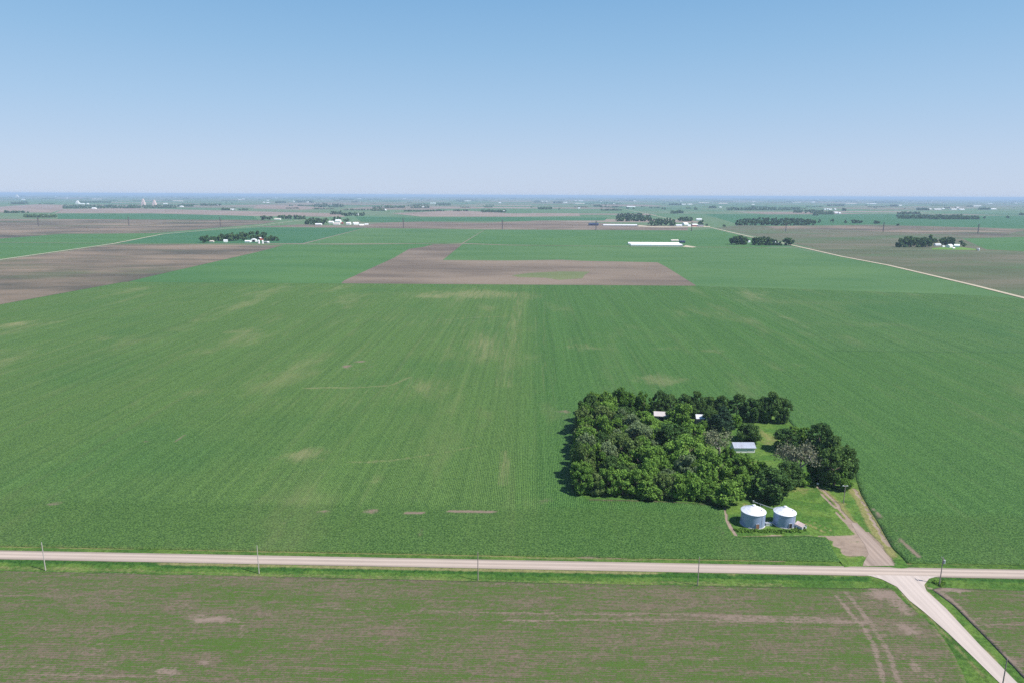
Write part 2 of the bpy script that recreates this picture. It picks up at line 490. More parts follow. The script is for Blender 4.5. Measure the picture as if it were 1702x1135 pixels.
FIELDS = [  # name, outline in the photo, material, height, label
 ("crop_field", [(-500, 600), (-420, 430), (-80, 404.5), (187, 405), (430, 406), (582, 406.8), (743, 405), (840, 408), (1042, 410.3), (1158, 411), (1270, 412.3), (1300, 411), (1400, 427), (1475, 441), (1623, 476), (1702, 495.7), (2100, 590), (2050, 690), (1400, 640), (500, 640)], "far_green_light", .06, "broad light green crop field in front of the long white barns"),
 ("crop_field", [(240, 462), (200, 472), (560, 478), (571, 467), (655, 428.7), (680, 414), (703, 410.5), (720, 406.5), (583, 407.3), (470, 407.5), (430, 418.6)], "far_green", .12, "green crop field between two brown fields behind the boundary of the corn"),
 ("bare_field", [(-600, 640), (-420, 500), (-60, 441), (0, 433), (187, 406.5), (300, 406.2), (472, 407.5), (430, 418.6), (240, 461.6), (190, 474), (-60, 519), (-350, 590)], "far_soil_mix", .18, "brown bare field with pale streaks left of the corn"),
 ("bare_field", [(560, 478), (571.6, 466.6), (655, 428.7), (680, 414), (703, 411), (720.7, 406.3), (768.7, 406.2), (735.8, 432.5), (849.5, 433.3), (933.5, 432), (966, 433.8), (1092.7, 436.3), (1107.8, 444), (1156, 474), (1160, 484), (860, 482)], "far_soil", .24, "L shaped brown bare field behind the far edge of the corn"),
 ("grass_strip", [(850, 458), (880, 454), (930, 451.5), (981, 452), (972, 457), (968, 463), (930, 465.5), (905, 462), (862, 461)], "streak", .3, "bright green grassy streak inside the L shaped brown field"),
 ("crop_field", [(-500, 430), (-350, 399), (0, 397), (101, 389.6), (260, 388), (275, 388.5), (187, 404.6), (0, 402.4), (-90, 402)], "far_green", .1, "thin green field above the left crossroad"),
 ("crop_field", [(-420, 468), (-90, 404.4), (0, 404), (187, 405), (160, 408), (0, 430), (-60, 440), (-300, 478)], "far_green", .1, "wedge of green field below the left crossroad"),
 ("bare_field", [(-500, 398), (-400, 364), (0, 364.2), (96, 364.5), (430, 366), (462, 367.5), (440, 372), (260, 387.8), (101, 389.2), (0, 396.8)], "far_soil_mix", .1, "wide grey brown field under the left tall power poles"),
 ("crop_field", [(95, 355.5), (250, 355.3), (420, 359.5), (430, 365.8), (96, 364.3)], "far_green_dark", .1, "thin deep green field strip behind the left power poles"),
 ("bare_field", [(105, 348), (215, 346.5), (430, 352), (560, 355), (575, 361), (420, 359.3), (250, 355), (90, 354.8)], "far_soil_pink", .1, "thin pale pinkish field in front of the elevator town"),
 ("bare_field", [(-200, 347), (0, 344), (60, 340), (110, 341), (104, 348), (85, 354), (0, 353)], "far_soil_pink", .1, "pinkish bare field at the far left below the town trees"),
 ("crop_field", [(187, 404.4), (275, 388.5), (430, 378.5), (607, 379), (503, 404.8), (430, 405)], "far_green_dark", .1, "deep green field round the left white farm"),
 ("crop_field", [(505, 405.5), (607, 379.5), (806, 382), (768, 404.2), (742, 404.5)], "far_green_light", .1, "lighter green field right of the left white farm"),
 ("crop_field", [(770, 404.4), (806.6, 382), (981, 383), (1143, 383.8), (1185, 381), (1250, 396), (1300, 408), (1270, 411.5), (1158, 410.4), (1042, 409.6), (840, 407)], "far_green", .1, "green field behind the nearer long white barns"),
 ("bare_field", [(420, 377.5), (500, 373.5), (577, 376), (640, 370.5), (700, 369), (806, 371), (840, 369), (900, 367.5), (980, 370), (1075, 375), (1143, 376), (1143, 383.2), (981, 382.4), (806, 381.4), (607, 378.6)], "far_soil", .14, "long brown strip in front of the farther long white barn"),
 ("crop_field", [(590, 360.5), (690, 362), (840, 361.5), (1010, 362), (1005, 367), (900, 367), (840, 368.4), (700, 368.4), (640, 370), (600, 369)], "far_green_dark", .14, "thin green strip behind the long brown strip"),
 ("bare_field", [(650, 355), (760, 350), (850, 355), (961, 355), (965, 359.5), (850, 360.8), (700, 360.5)], "far_soil_pink", .14, "thin pinkish strip in the middle distance"),
 ("bare_field", [(430, 340.5), (500, 343), (560, 347), (500, 349), (420, 347)], "far_soil_pink", .14, "small pinkish strip left of the middle distance hedge"),
 ("bare_field", [(700, 343.5), (790, 343.8), (800, 347), (740, 347.5), (690, 346.5)], "far_soil_pink", .14, "small pinkish strip near the far horizon groves"),
 ("bean_field", [(1312, 407), (1364, 414.5), (1494, 415.9), (1702, 419.5), (2300, 424), (2500, 700), (2150, 602), (1702, 495), (1623.6, 475.5), (1475.6, 440.5), (1400, 426.5)], "far_bean", .16, "brownish young bean field right of the pale diagonal road"),
 ("bean_field", [(1190, 379), (1230, 375), (1300, 376.5), (1460, 374), (1702, 381), (2300, 388), (2300, 423), (1702, 418.7), (1494, 415.2), (1364, 413.8), (1318, 406)], "far_bean", .16, "brownish bean field around the right white farm"),
 ("bare_field", [(1270, 376.5), (1330, 375.6), (1460, 374.8), (1640, 379), (1702, 383), (1660, 394), (1560, 390), (1400, 382), (1290, 381)], "far_soil_mix", .22, "pale streaked soil under the right tall power poles"),
 ("crop_field", [(1600, 397), (1702, 394), (2200, 400), (2200, 420), (1702, 418), (1640, 415)], "far_green", .22, "green field right of the right white farm"),
 ("crop_field", [(1170, 356), (1260, 357), (1480, 356), (1702, 360), (2200, 366), (2200, 386), (1702, 380), (1460, 373.4), (1300, 375.6), (1230, 374)], "far_green_dark", .1, "bluish green field behind the right tall power poles"),
 ("lawn", [(1549, 413), (1575, 410.5), (1600, 411.5), (1623, 414.5), (1623, 416), (1549, 415)], "lawn", .4, "bright green lawn in front of the right white farm"),
]
for nm, pts, m, z, lab in FIELDS:
    struct(flat_poly(nm, PX(pts), z, MAT[m]), lab, "field")

# distant roads
struct(ribbon("road", PX([(-330, 474), (0, 432), (187, 405.6), (270, 389.6), (430, 375.5), (503, 366), (560, 359), (640, 350), (700, 344), (760, 338)]), 7.5, .5, MAT["farroad"]), "pale gravel road running away left of the white farm", "road")
struct(ribbon("road", PX([(-300, 400.5), (0, 403.2), (187, 404.9), (430, 405.7), (582, 406.4), (743, 405.0), (840, 407.6), (1042, 409.9), (1158, 410.9), (1270, 412), (1318, 412.2)]), 6.5, .45, MAT["laneroad"]), "grassy far crossroad in front of the long white barns", "road")
struct(ribbon("road", PX([(1318, 412.2), (1364, 414.1), (1494, 415.5), (1623, 416.4), (1702, 418.9), (2300, 424)]), 6, .5, MAT["laneroad"]), "faint lane in front of the right white farm", "road")
struct(ribbon("road", PX([(2300, 660), (1990, 569), (1702, 495.4), (1623.6, 475.7), (1540, 456), (1475.6, 441), (1400, 426.9), (1312, 406.8), (1249, 394.4), (1176, 377.2), (1118, 365.4), (1080, 357), (1037, 348), (1010, 343), (990, 339)]), 8.0, .55, MAT["roadE"]), "pale gravel road running diagonally to the right", "road")

# ------------------------------------------------------------------ the near road, side road and drive
ROAD_S = [(-200, 914), (0, 926), (250, 933.5), (500, 940.5), (950, 948), (1350, 953), (1439, 954)]
def line_fit(pts):
    q = [UW(G(x, y, .6)) for x, y in pts]
    return sum(w for u, w in q) / len(q)
W_S = line_fit([(0, 928), (250, 934.5), (500, 940.5), (950, 948), (1350, 953.2), (1700, 959.8)])   # south edge of the road, in grid metres
W_N = W_S + 5.6
W_C = (W_S + W_N) / 2
ROAD_Z = .62
MAT["road"] = gravel_material("gravel road", (.43, .35, .295), "x", .3, W_C)

south_left = [(1439, 954.3), (1466, 962), (1491, 974.5), (1511.5, 997), (1536, 1016), (1575.7, 1051), (1617, 1090.5), (1662.6, 1135)]
south_right = [(1692, 1135), (1660.6, 1103), (1629.5, 1071.8), (1600.5, 1040.8), (1571.5, 1009.7), (1548, 988), (1540.5, 981.8), (1536.3, 971.4), (1544.6, 961), (1565, 955.5)]
side_poly = PX(south_left, .65) + [(123, 30), (128.6, 30)] + PX(south_right, .65)
drive_left = [(1431, 937), (1420, 922), (1404, 897), (1385, 890), (1378, 893), (1390, 908), (1404, 926)]
drive_poly = PX([(1487, 941), (1478, 926), (1466, 910), (1443, 888), (1424, 868), (1415, 868), (1424, 886), (1437, 904), (1444, 920), (1436, 934), (1434, 941)])
road_poly = [tuple(fromUW(u, w).xy) for u, w in ((-900, W_S), (900, W_S), (900, W_N), (-900, W_N))]

def road_dist(P):
    d = np.full(len(P), 1e9)
    for pl in (road_poly, side_poly):
        e = poly_dist(P, pl, True); e[inside(P, pl)] = 0; d = np.minimum(d, e)
    return d

def verge_z(P):
    d = road_dist(P)
    n = .06 * np.sin(P[:, 0] * .9) * np.sin(P[:, 1] * 1.3 + P[:, 0] * .21)
    return .55 - .5 * sst(d, .3, 3.6) + .12 * sst(d, 4.8, 7.5) + n * sst(d, .3, 2)

def grade(name, poly, mat, z, label):
    o = flat_poly(name, poly, z, mat); struct(o, label, "road"); return o

def road_strip():
    pts = [tuple(fromUW(u, W_C).xy) for u in range(-900, 901, 12)]
    o = ribbon("road", pts, W_N - W_S, ROAD_Z, MAT["road"], .1)
    struct(o, "straight pale gravel road across the front of the fields", "road")
road_strip()
grade("side_road", side_poly, MAT["road_south"], ROAD_Z + .03, "whitish gravel side road leaving toward the bottom right corner")

verge_poly = [tuple(fromUW(u, w).xy) for u, w in ((-800, W_S - 13), (100, W_S - 13), (100, 30), (150, 30), (150, W_S - 13), (800, W_S - 13), (800, W_N + 14), (-800, W_N + 14))]
vm = {"dry": [("s", [(-200, 929), (0, 928.5), (500, 942), (950, 949.5), (1350, 955), (1436, 956)], 1.3, 1.0),
              ("s", [(0, 941), (400, 952), (700, 960), (1000, 966), (1300, 971)], 2.2, .5),
              ("s", [(1560, 957.5), (1702, 962)], 1.3, .9), ("s", [(1538, 966), (1537, 976), (1546, 990), (1600, 1045), (1690, 1138)], 1.2, .9),
              ("s", [(0, 905), (300, 911), (600, 918), (860, 924.5), (1150, 929), (1300, 931)], 1.6, .8),
              ("s", [(1500, 990), (1536, 1020), (1600, 1085), (1640, 1125)], 1.6, .6),
              ("b", 1505, 935, 22, 4, .6), ("b", 1590, 935, 60, 3, .6)],
      "lush": [("s", [(0, 931), (250, 938), (500, 945), (950, 954), (1350, 960), (1440, 961)], 2.6, .9), ("s", [(1570, 962), (1702, 966)], 2.4, .9), ("s", [(1540, 1028), (1590, 1075), (1640, 1125)], 1.2, .5), ("s", [(1520, 938), (1702, 943)], 2.5, .6)],
      "bare": [("s", [(0, 947.5), (250, 953), (500, 958), (950, 968.5), (1350, 975), (1440, 976)], .5, .5),
               ("s", [(860, 924.5), (950, 925.5), (1060, 927)], 1.0, .9), ("s", [(1250, 932), (1388, 929)], .8, .7),
               ("s", [(1560, 931), (1702, 938)], .8, .7), ("b", 1503, 985, 12, 12, .9), ("b", 1545, 976, 9, 7, .7)]}
struct(sheet_grid("roadside_grass", verge_poly, [], 1.4, verge_z, MAT["verge"], vm), "green grass ditches along both sides of the gravel roads", "grass")

# ------------------------------------------------------------------ the corn, the beans, the yard
yard = PX([(1405, 946), (1392, 926), (1384, 912), (1376, 895), (1345, 890.5), (1228, 892), (1217, 889), (1206, 866), (1203, 843), (1180, 837.5), (1080, 832), (975, 829.5), (958, 812), (953, 770), (954, 715), (962, 688), (1000, 683), (1290, 690), (1308, 694), (1322, 712), (1360, 735), (1414, 752), (1424, 800), (1432, 823), (1448, 850), (1466, 880), (1484, 912), (1501, 927), (1514, 949)])
corn_w0 = W_N + 3.6
cuv = [(-552, corn_w0), (480, corn_w0), (480, 537), (242, 537), (244, 937), (-552, 966)]
corn_poly = [tuple(fromUW(u, w).xy) for u, w in cuv]
# the left rim follows the line seen in the photograph
corn_poly[-1] = tuple(G(205, 469.5).xy); _a, _b = G(205, 469.5), G(0, 507); _k = (UW(_a)[1] - corn_w0) / (UW(_a)[1] - UW(_b)[1]); corn_poly[0] = tuple((_a + (_b - _a) * _k).xy)
corn_poly[-2] = tuple(G(1163, 476).xy)
corn_poly.insert(len(corn_poly) - 1, tuple(G(580, 472).xy))
cm = {"dry": [("b", 800, 489, 150, 9, .8), ("b", 730, 491, 60, 6, .9), ("b", 500, 756, 62, 15, .85), ("b", 1102, 631, 50, 13, 1.0),
              ("s", [(508, 645), (600, 644), (650, 640), (684, 626)], 2.2, 1.0), ("b", 700, 645, 45, 22, .6), ("b", 800, 575, 45, 40, .65),
              ("s", [(868, 490), (850, 560), (838, 640)], 14, .42), ("s", [(842, 750), (836, 805)], 5, .45), ("s", [(905, 500), (904, 660)], 3.0, .4), ("s", [(893, 500), (886, 640)], 2.2, .35), ("s", [(868, 500), (862, 640)], 2.2, .35), ("s", [(917, 520), (922, 640)], 2, .3),
              ("b", 25, 540, 34, 7, .9), ("b", 405, 552, 40, 7, .7), ("b", 972, 578, 42, 7, .75), ("b", 1180, 582, 30, 5, .8), ("b", 1110, 580, 40, 5, .5),
              ("b", 625, 795, 20, 14, .5), ("s", [(580, 768), (640, 767), (720, 755), (790, 742)], 2.2, .6), ("b", 330, 650, 40, 8, .45),
              ("b", 700, 535, 160, 30, .35), ("b", 560, 505, 120, 12, .35), ("s", [(740, 532), (790, 528), (850, 526)], 3, .7), ("b", 1320, 605, 30, 5, .5), ("b", 200, 560, 60, 8, .4),
              ("s", [(0, 905.5), (300, 912), (600, 919), (860, 925)], 1.2, .6), ("b", 640, 640, 200, 60, .28), ("b", 1160, 700, 1, 1, 0), ("b", 1420, 860, 30, 10, .4), ("b", 1540, 880, 60, 9, .35)],
      "bare": [("b", 578, 609, 9, 4, 1.1), ("b", 597, 601, 12, 3, 1.0), ("s", [(572, 612), (600, 615), (625, 606)], 1.6, .7), ("b", 537, 849.5, 15, 3, 1.1), ("b", 615, 849, 18, 4.5, 1.2),
               ("s", [(672, 852.5), (703, 852)], 1.6, 1.2), ("s", [(745, 851), (822, 850)], 1.8, 1.3), ("b", 90, 837, 16, 3.5, .9), ("b", 935, 684, 20, 3, .75),
               ("b", 475, 869, 12, 3, .75), ("b", 245, 733, 9, 3, .8), ("s", [(288, 736), (310, 722)], 1.2, .7), ("b", 700, 885, 8, 12, .6),
               ("s", [(1456, 853), (1478, 874), (1490, 884), (1508, 908), (1530, 926)], 1.4, 1.0), ("b", 1487, 882, 6, 8, .6), ("s", [(1434, 822), (1450, 849), (1462, 868), (1488, 912)], 1.2, .9),
               ("b", 1490, 908, 14, 10, .5), ("b", 1198, 880, 9, 14, .5), ("s", [(980, 829), (1080, 832), (1180, 838)], 1.2, .8), ("s", [(780, 924), (1000, 925)], .8, .5), ("b", 905, 830, 25, 10, .5)]}
corn = sheet_grid("corn_field", corn_poly, [yard], 2.0, .5, MAT["corn"], cm, .5, 0.03)
struct(corn, "large deep green corn field filling the middle of the view", "field")
ne_poly = PX([(1163, 476), (1300, 480), (1450, 485), (1600, 490), (1690, 496), (1740, 509), (1990, 574), (2200, 634)]) + [tuple(fromUW(500, 537).xy), tuple(fromUW(242, 537).xy)]
ne = sheet_grid("corn_field", ne_poly, [], 4.0, .47, MAT["corn_ne"], {"dry": [("b", 1330, 500, 220, 7, .4), ("b", 1190, 475, 14, 3, .8), ("b", 1450, 540, 160, 6, .35)], "bare": []})
struct(ne, "bluish green corn field in the right distance beside the pale road", "field")

bean_poly = PX([(-230, 932), (0, 948), (250, 953.5), (500, 958.5), (950, 969), (1350, 976), (1440, 977), (1491, 976.5), (1513, 1001), (1532, 1017), (1549, 1035), (1569.5, 1062), (1588, 1091), (1600.5, 1118), (1612, 1150), (1622, 1200)]) + [(112, 40), (-300, 40), (-300, 150)]
bmk = {"bare": [("s", [(560, 1012), (700, 1014), (900, 1018.5), (1150, 1022), (1300, 1024), (1392, 1026)], 1.5, .75), ("s", [(840, 1031), (1000, 1029.5), (1150, 1031), (1392, 1034)], 1.3, .85),
                ("s", [(1200, 1027), (1300, 1029), (1440, 1033)], 2.6, .8), ("s", [(1389, 987), (1418, 1024), (1439, 1045), (1453.5, 1074), (1468, 1136)], 1.9, .9), ("s", [(1406, 983), (1437, 1022), (1462, 1055), (1478, 1086), (1494, 1140)], 1.9, .85), ("s", [(1440, 985), (1466, 1020), (1490, 1060), (1506, 1100)], 1.4, .5), ("b", 1465, 1050, 26, 18, .5), ("b", 1450, 1040, 40, 30, .35), ("b", 1530, 1090, 40, 30, .35),
                ("b", 1475, 986, 50, 11, 1.2), ("b", 1497, 1006, 28, 18, 1), ("b", 1505, 1042, 34, 12, 1), ("b", 1520, 1103, 14, 16, 1), ("b", 1557, 1128, 18, 14, .7), ("b", 1445, 1033, 22, 12, .6),
                ("b", 352, 1029, 60, 9, 1.2), ("s", [(385, 1029), (400, 1037), (402, 1058)], 1.2, .8), ("s", [(205, 1046), (160, 1090), (116, 1138)], 2.0, .45), ("s", [(190, 1052), (150, 1085), (120, 1110)], 1.6, .35), ("b", 170, 1085, 70, 45, .55), ("b", 130, 1115, 60, 25, .5), ("b", 650, 1006, 140, 7, .5), ("b", 620, 985, 120, 8, .35), ("b", 1180, 1095, 140, 9, .5),
                ("s", [(288, 1044), (250, 1090), (210, 1138)], 1.8, .38), ("b", 279, 1115, 34, 8, 1.1), ("b", 344, 1100, 22, 6, 1), ("b", 317, 1086, 10, 5, .7), ("b", 408, 1097, 8, 4, .7), ("b", 190, 1095, 40, 25, .5),
                ("s", [(0, 1107), (90, 1108)], 1.2, .7), ("s", [(0, 1119), (160, 1121), (270, 1126)], 1.0, .75), ("b", 60, 1132, 70, 6, .6), ("s", [(0, 990), (120, 992), (250, 1002), (420, 1003), (560, 1007)], 1.5, .55),
                ("b", 400, 988, 100, 6, .3), ("s", [(0, 950), (450, 961), (900, 971), (1350, 978)], 1.6, .45), ("b", 1290, 1095, 90, 8, .55), ("b", 860, 1098, 80, 10, .45), ("b", 560, 1045, 60, 10, .35), ("b", 30, 1085, 40, 10, .4), ("b", 430, 1020, 40, 3, .6), ("b", 1330, 1120, 70, 8, .6)],
       "dry": [("b", 370, 1072, 60, 16, 1), ("b", 1415, 1090, 42, 34, .9), ("b", 715, 1047, 24, 8, .8), ("b", 460, 1122, 60, 5, .8), ("s", [(500, 1121), (900, 1126), (1300, 1130)], 2.0, .8), ("s", [(900, 1103), (1380, 1107)], 1.4, .7), ("b", 660, 1092, 80, 8, .4), ("b", 100, 1020, 120, 10, .4), ("b", 1470, 1020, 16, 8, .7)]}
struct(sheet_grid("bean_field", bean_poly, [], .9, .33, MAT["beans"], bmk, .3, .03), "brown and green young bean field along the bottom of the view", "field")
bean_r = PX([(1549, 979), (1562, 975.5), (1600, 977.5), (1702, 981.5), (1950, 992), (2050, 1060)]) + [(330, 40), (139, 40)] + PX([(1712, 1135), (1680, 1101), (1650, 1069), (1617, 1036), (1585, 1004), (1560, 986)])
brm = {"bare": [("b", 1585, 981, 38, 6, 1.2), ("s", [(1558, 982), (1590, 1010), (1640, 1062), (1700, 1126)], 3.4, 1.0), ("b", 1650, 1070, 22, 14, .7), ("b", 1690, 1100, 24, 12, .6), ("s", [(1610, 1029), (1702, 1027)], 1.0, .8), ("s", [(1612, 1037), (1702, 1040)], 1.0, .7)],
       "dry": [("b", 1660, 1005, 50, 10, .7), ("b", 1690, 1055, 30, 14, .6)]}
struct(sheet_grid("bean_field", bean_r, [], .9, .33, MAT["beans_east"], brm, .3, .03), "small bean field corner right of the whitish side road", "field")

ym = {"bare": [("s", [(1355, 806), (1372, 828), (1385, 843), (1404, 866), (1424, 890)], 1.0, 1.0), ("s", [(1361, 809), (1381, 829), (1395, 844), (1415, 866), (1436, 888)], 1.2, 1.1),
               ("s", [(1412, 866), (1428, 886), (1440, 900)], 4.0, .9), ("s", [(1240, 893), (1290, 890), (1350, 891), (1400, 893)], 1.3, .75), ("s", [(1204, 845), (1208, 868), (1222, 890)], 1.8, .95), ("b", 1345, 807, 6, 2, .6),
               ("s", [(1420, 812), (1436, 840), (1455, 872), (1475, 905)], 1.2, 1.0), ("s", [(1386, 895), (1432, 893)], 4.5, 1.1), ("s", [(1397, 906), (1446, 905)], 4.8, 1.15), ("s", [(1408, 918), (1456, 917)], 4.5, 1.1), ("s", [(1450, 932), (1440, 905), (1420, 876)], 3.5, .8), ("s", [(1484, 936), (1462, 905), (1440, 884)], 2.5, .7), ("b", 1482, 905, 8, 18, .5)],
      "dry": [("s", [(1420, 815), (1440, 850), (1462, 890), (1480, 920)], 5, .75), ("s", [(1366, 812), (1390, 836), (1430, 880), (1465, 915)], 3.5, .7), ("b", 1395, 838, 12, 10, .6), ("b", 1330, 815, 30, 8, .5), ("s", [(1340, 870), (1372, 884)], 1.2, .8), ("s", [(1344, 865), (1385, 882)], 1.0, .6), ("b", 1240, 839, 14, 4, .7), ("b", 1275, 725, 20, 20, .55), ("b", 1258, 770, 10, 10, .6), ("s", [(1228, 893), (1300, 890)], 2, .7), ("b", 1415, 925, 20, 4, .5)]}
def yard_z(P):
    d = road_dist(P)
    return .34 + .24 * (1 - sst(d, .5, 6)) + .08 * np.sin(P[:, 0] * .33) * np.sin(P[:, 1] * .27)
struct(sheet_grid("driveway", drive_poly, [], 1.0, lambda P: yard_z(P) + .05, MAT["drive"]), "brownish dirt driveway leading to the grain bins and grove", "road")
struct(sheet_grid("yard_grass", yard, [], 1.2, yard_z, MAT["yard"], ym), "bright green mown yard around the two grain bins", "grass")


# ------------------------------------------------------------------ trees
def leaf_material(name, a, b, trans=.22):
    t = NT(name)
    N, L = t.N, t.L
    g = t.n("ShaderNodeNewGeometry"); oi = t.n("ShaderNodeObjectInfo")
    n = t.noise(g.outputs["Position"], .55, 3, .6); n2 = t.noise(g.outputs["Position"], 3.5, 2, .7)
    f = t.math("ADD", t.math("MULTIPLY", t.ss(n, .32, .68), .45), t.math("MULTIPLY", t.ss(n2, .3, .7), .35))
    f = t.math("ADD", f, t.math("MULTIPLY", t.math("SUBTRACT", oi.outputs["Random"], .35), .5), clamp=True)
    c = t.mix(f, a, b)
    d = t.n("ShaderNodeBsdfDiffuse"); tr = t.n("ShaderNodeBsdfTranslucent"); m = t.n("ShaderNodeMixShader")
    L.new(c, d.inputs[0]); L.new(t.mix(.5, c, (.16, .22, .03)), tr.inputs[0]); m.inputs[0].default_value = trans
    L.new(d.outputs[0], m.inputs[1]); L.new(tr.outputs[0], m.inputs[2]); L.new(m.outputs[0], t.out.inputs[0])
    return t.m
LEAF = {"mid": leaf_material("leaves mid green", (0.0794, 0.173, 0.0333), (0.211, 0.346, 0.0666)),
        "bright": leaf_material("leaves bright green", (.115, .235, .042), (.245, .4, .082)),
        "dark": leaf_material("leaves dark green", (0.0512, 0.113, 0.0358), (0.128, 0.211, 0.0589)),
        "olive": leaf_material("leaves olive green", (0.0896, 0.154, 0.0448), (0.218, 0.288, 0.096)),
        "silver": leaf_material("leaves pale grey green", (0.128, 0.192, 0.0896), (0.256, 0.326, 0.16)),
        "cedar": leaf_material("leaves bluish dark green", (0.0307, 0.0666, 0.0384), (0.064, 0.113, 0.0563), .08),
        "grey": leaf_material("leaves dull grey green", (.18, .175, .13), (.2, .235, .12), .12),
        "far": leaf_material("leaves far tree", (.05, .115, .045), (.13, .205, .07), .12)}
BARK = plain("bark", (.16, .125, .1), .95, 0, .05, .35, 3)
GREYWOOD = plain("weathered dead wood", (.36, .33, .3), .95, 0, .05, .3, 3)

def leaf_cards(rng, C, RAD, nl, ls, up_bias=.2, flat=.85):
    """many leaf-sized faces over a cloud of leaf clumps"""
    w = RAD ** 2; pick = rng.choice(len(C), nl, p=w / w.sum())
    d = rng.normal(size=(nl, 3)); d[:, 2] += up_bias; d /= np.linalg.norm(d, axis=1)[:, None]
    rad = RAD[pick] * (.5 + .68 * rng.random(nl) ** .7)
    loose = rng.random(nl) < .16
    rad = np.where(loose, rad * (1 + .7 * rng.random(nl)), rad)
    P = C[pick] + d * rad[:, None] * np.array([1, 1, .9])
    keep = np.ones(nl, bool)
    for k in range(len(C) if len(C) < 60 else 0):
        inn = np.linalg.norm(P - C[k], axis=1) < RAD[k] * .45
        keep &= ~(inn & (pick != k))
    P = P[keep]; d = d[keep]; n = len(P)
    nrm = d + rng.normal(size=(n, 3)) * flat; nrm /= np.linalg.norm(nrm, axis=1)[:, None]
    t = np.cross(nrm, rng.normal(size=(n, 3))); t /= np.linalg.norm(t, axis=1)[:, None]
    b = np.cross(nrm, t)
    sz = ls * (.55 + .9 * rng.random(n))[:, None]
    t = t * sz; b = b * sz * .7
    V = np.stack([P - t, P - b * .9 + nrm * sz * .1, P + t, P + b], 1).reshape(-1, 3)
    return V

def cards_mesh(name, V, mat):
    n = len(V) // 4
    me = bpy.data.meshes.new(name)
    me.vertices.add(len(V)); me.vertices.foreach_set("co", V.astype(np.float32).ravel())
    me.loops.add(n * 4); me.loops.foreach_set("vertex_index", np.arange(n * 4, dtype=np.int32))
    me.polygons.add(n); me.polygons.foreach_set("loop_start", np.arange(0, n * 4, 4, dtype=np.int32))
    me.update(calc_edges=True)
    me.materials.append(mat)
    return me

def clumps(rng, n, shape):
    """clump centres and radii of a crown 1 wide (radius) and 1 high, reaching near the ground"""
    C, Rr = [], []
    while len(C) < n:
        z = rng.random(); a = rng.random() * 6.283; r = math.sqrt(rng.random())
        if shape == "round": prof = math.sqrt(max(0, 1 - ((z - .52) / .5) ** 2))
        elif shape == "tall": prof = (.62 + .38 * math.sin(z * 3.0)) * math.sqrt(max(0, 1 - max(0, (z - .55) / .47) ** 2))
        elif shape == "cone": prof = max(.08, 1.02 * (1 - z) ** .75)
        else: prof = math.sqrt(max(0, 1 - max(0, (z - .42) / .6) ** 2)) * (.7 + .3 * min(1, z / .3))
        rr = (.12 + .17 * rng.random() ** 1.5) * (1.1 - .3 * z)
        if r * prof + rr * .45 > 1.02: continue
        if r < .45 and z < .6: continue
        C.append((r * prof * math.cos(a), r * prof * math.sin(a), .1 + z * .78)); Rr.append(rr)
    return np.array(C), np.array(Rr)

def crown_mesh(name, seed, n, nl, shape, hw, ls, mat):
    """hw: height over radius of this crown; built 1 m wide in radius, scaled by its tree"""
    rng = np.random.default_rng(seed)
    C, Rr = clumps(rng, n, shape)
    C[:, 2] *= hw
    lean = rng.normal(size=2) * .05
    C[:, 0] += lean[0] * C[:, 2]; C[:, 1] += lean[1] * C[:, 2]
    return cards_mesh(name, leaf_cards(rng, C, Rr, nl, ls), mat)

def trunk_mesh(seed, hw, nb=6):
    rng = random.Random(seed); m = MB()
    top = hw * .62
    m.tube((0, 0, -.05), (.01, 0, top * .35), .075, .055, 8); m.tube((.01, 0, top * .35), (.03, .01, top), .055, .02, 8)
    for k in range(nb):
        a = k * 6.283 / nb + rng.random(); z = top * (.3 + .55 * rng.random())
        e = (math.cos(a) * .6, math.sin(a) * .6, z + hw * .22)
        mid = (math.cos(a) * .25, math.sin(a) * .25, z + hw * .06)
        m.tube((.01, 0, z), mid, .035, .026, 6); m.tube(mid, e, .026, .008, 6)
        b = a + .6; m.tube(mid, (math.cos(b) * .5, math.sin(b) * .5, z + hw * .2), .018, .006, 5)
    me = m.mesh("trunk"); me.materials.append(BARK); return me

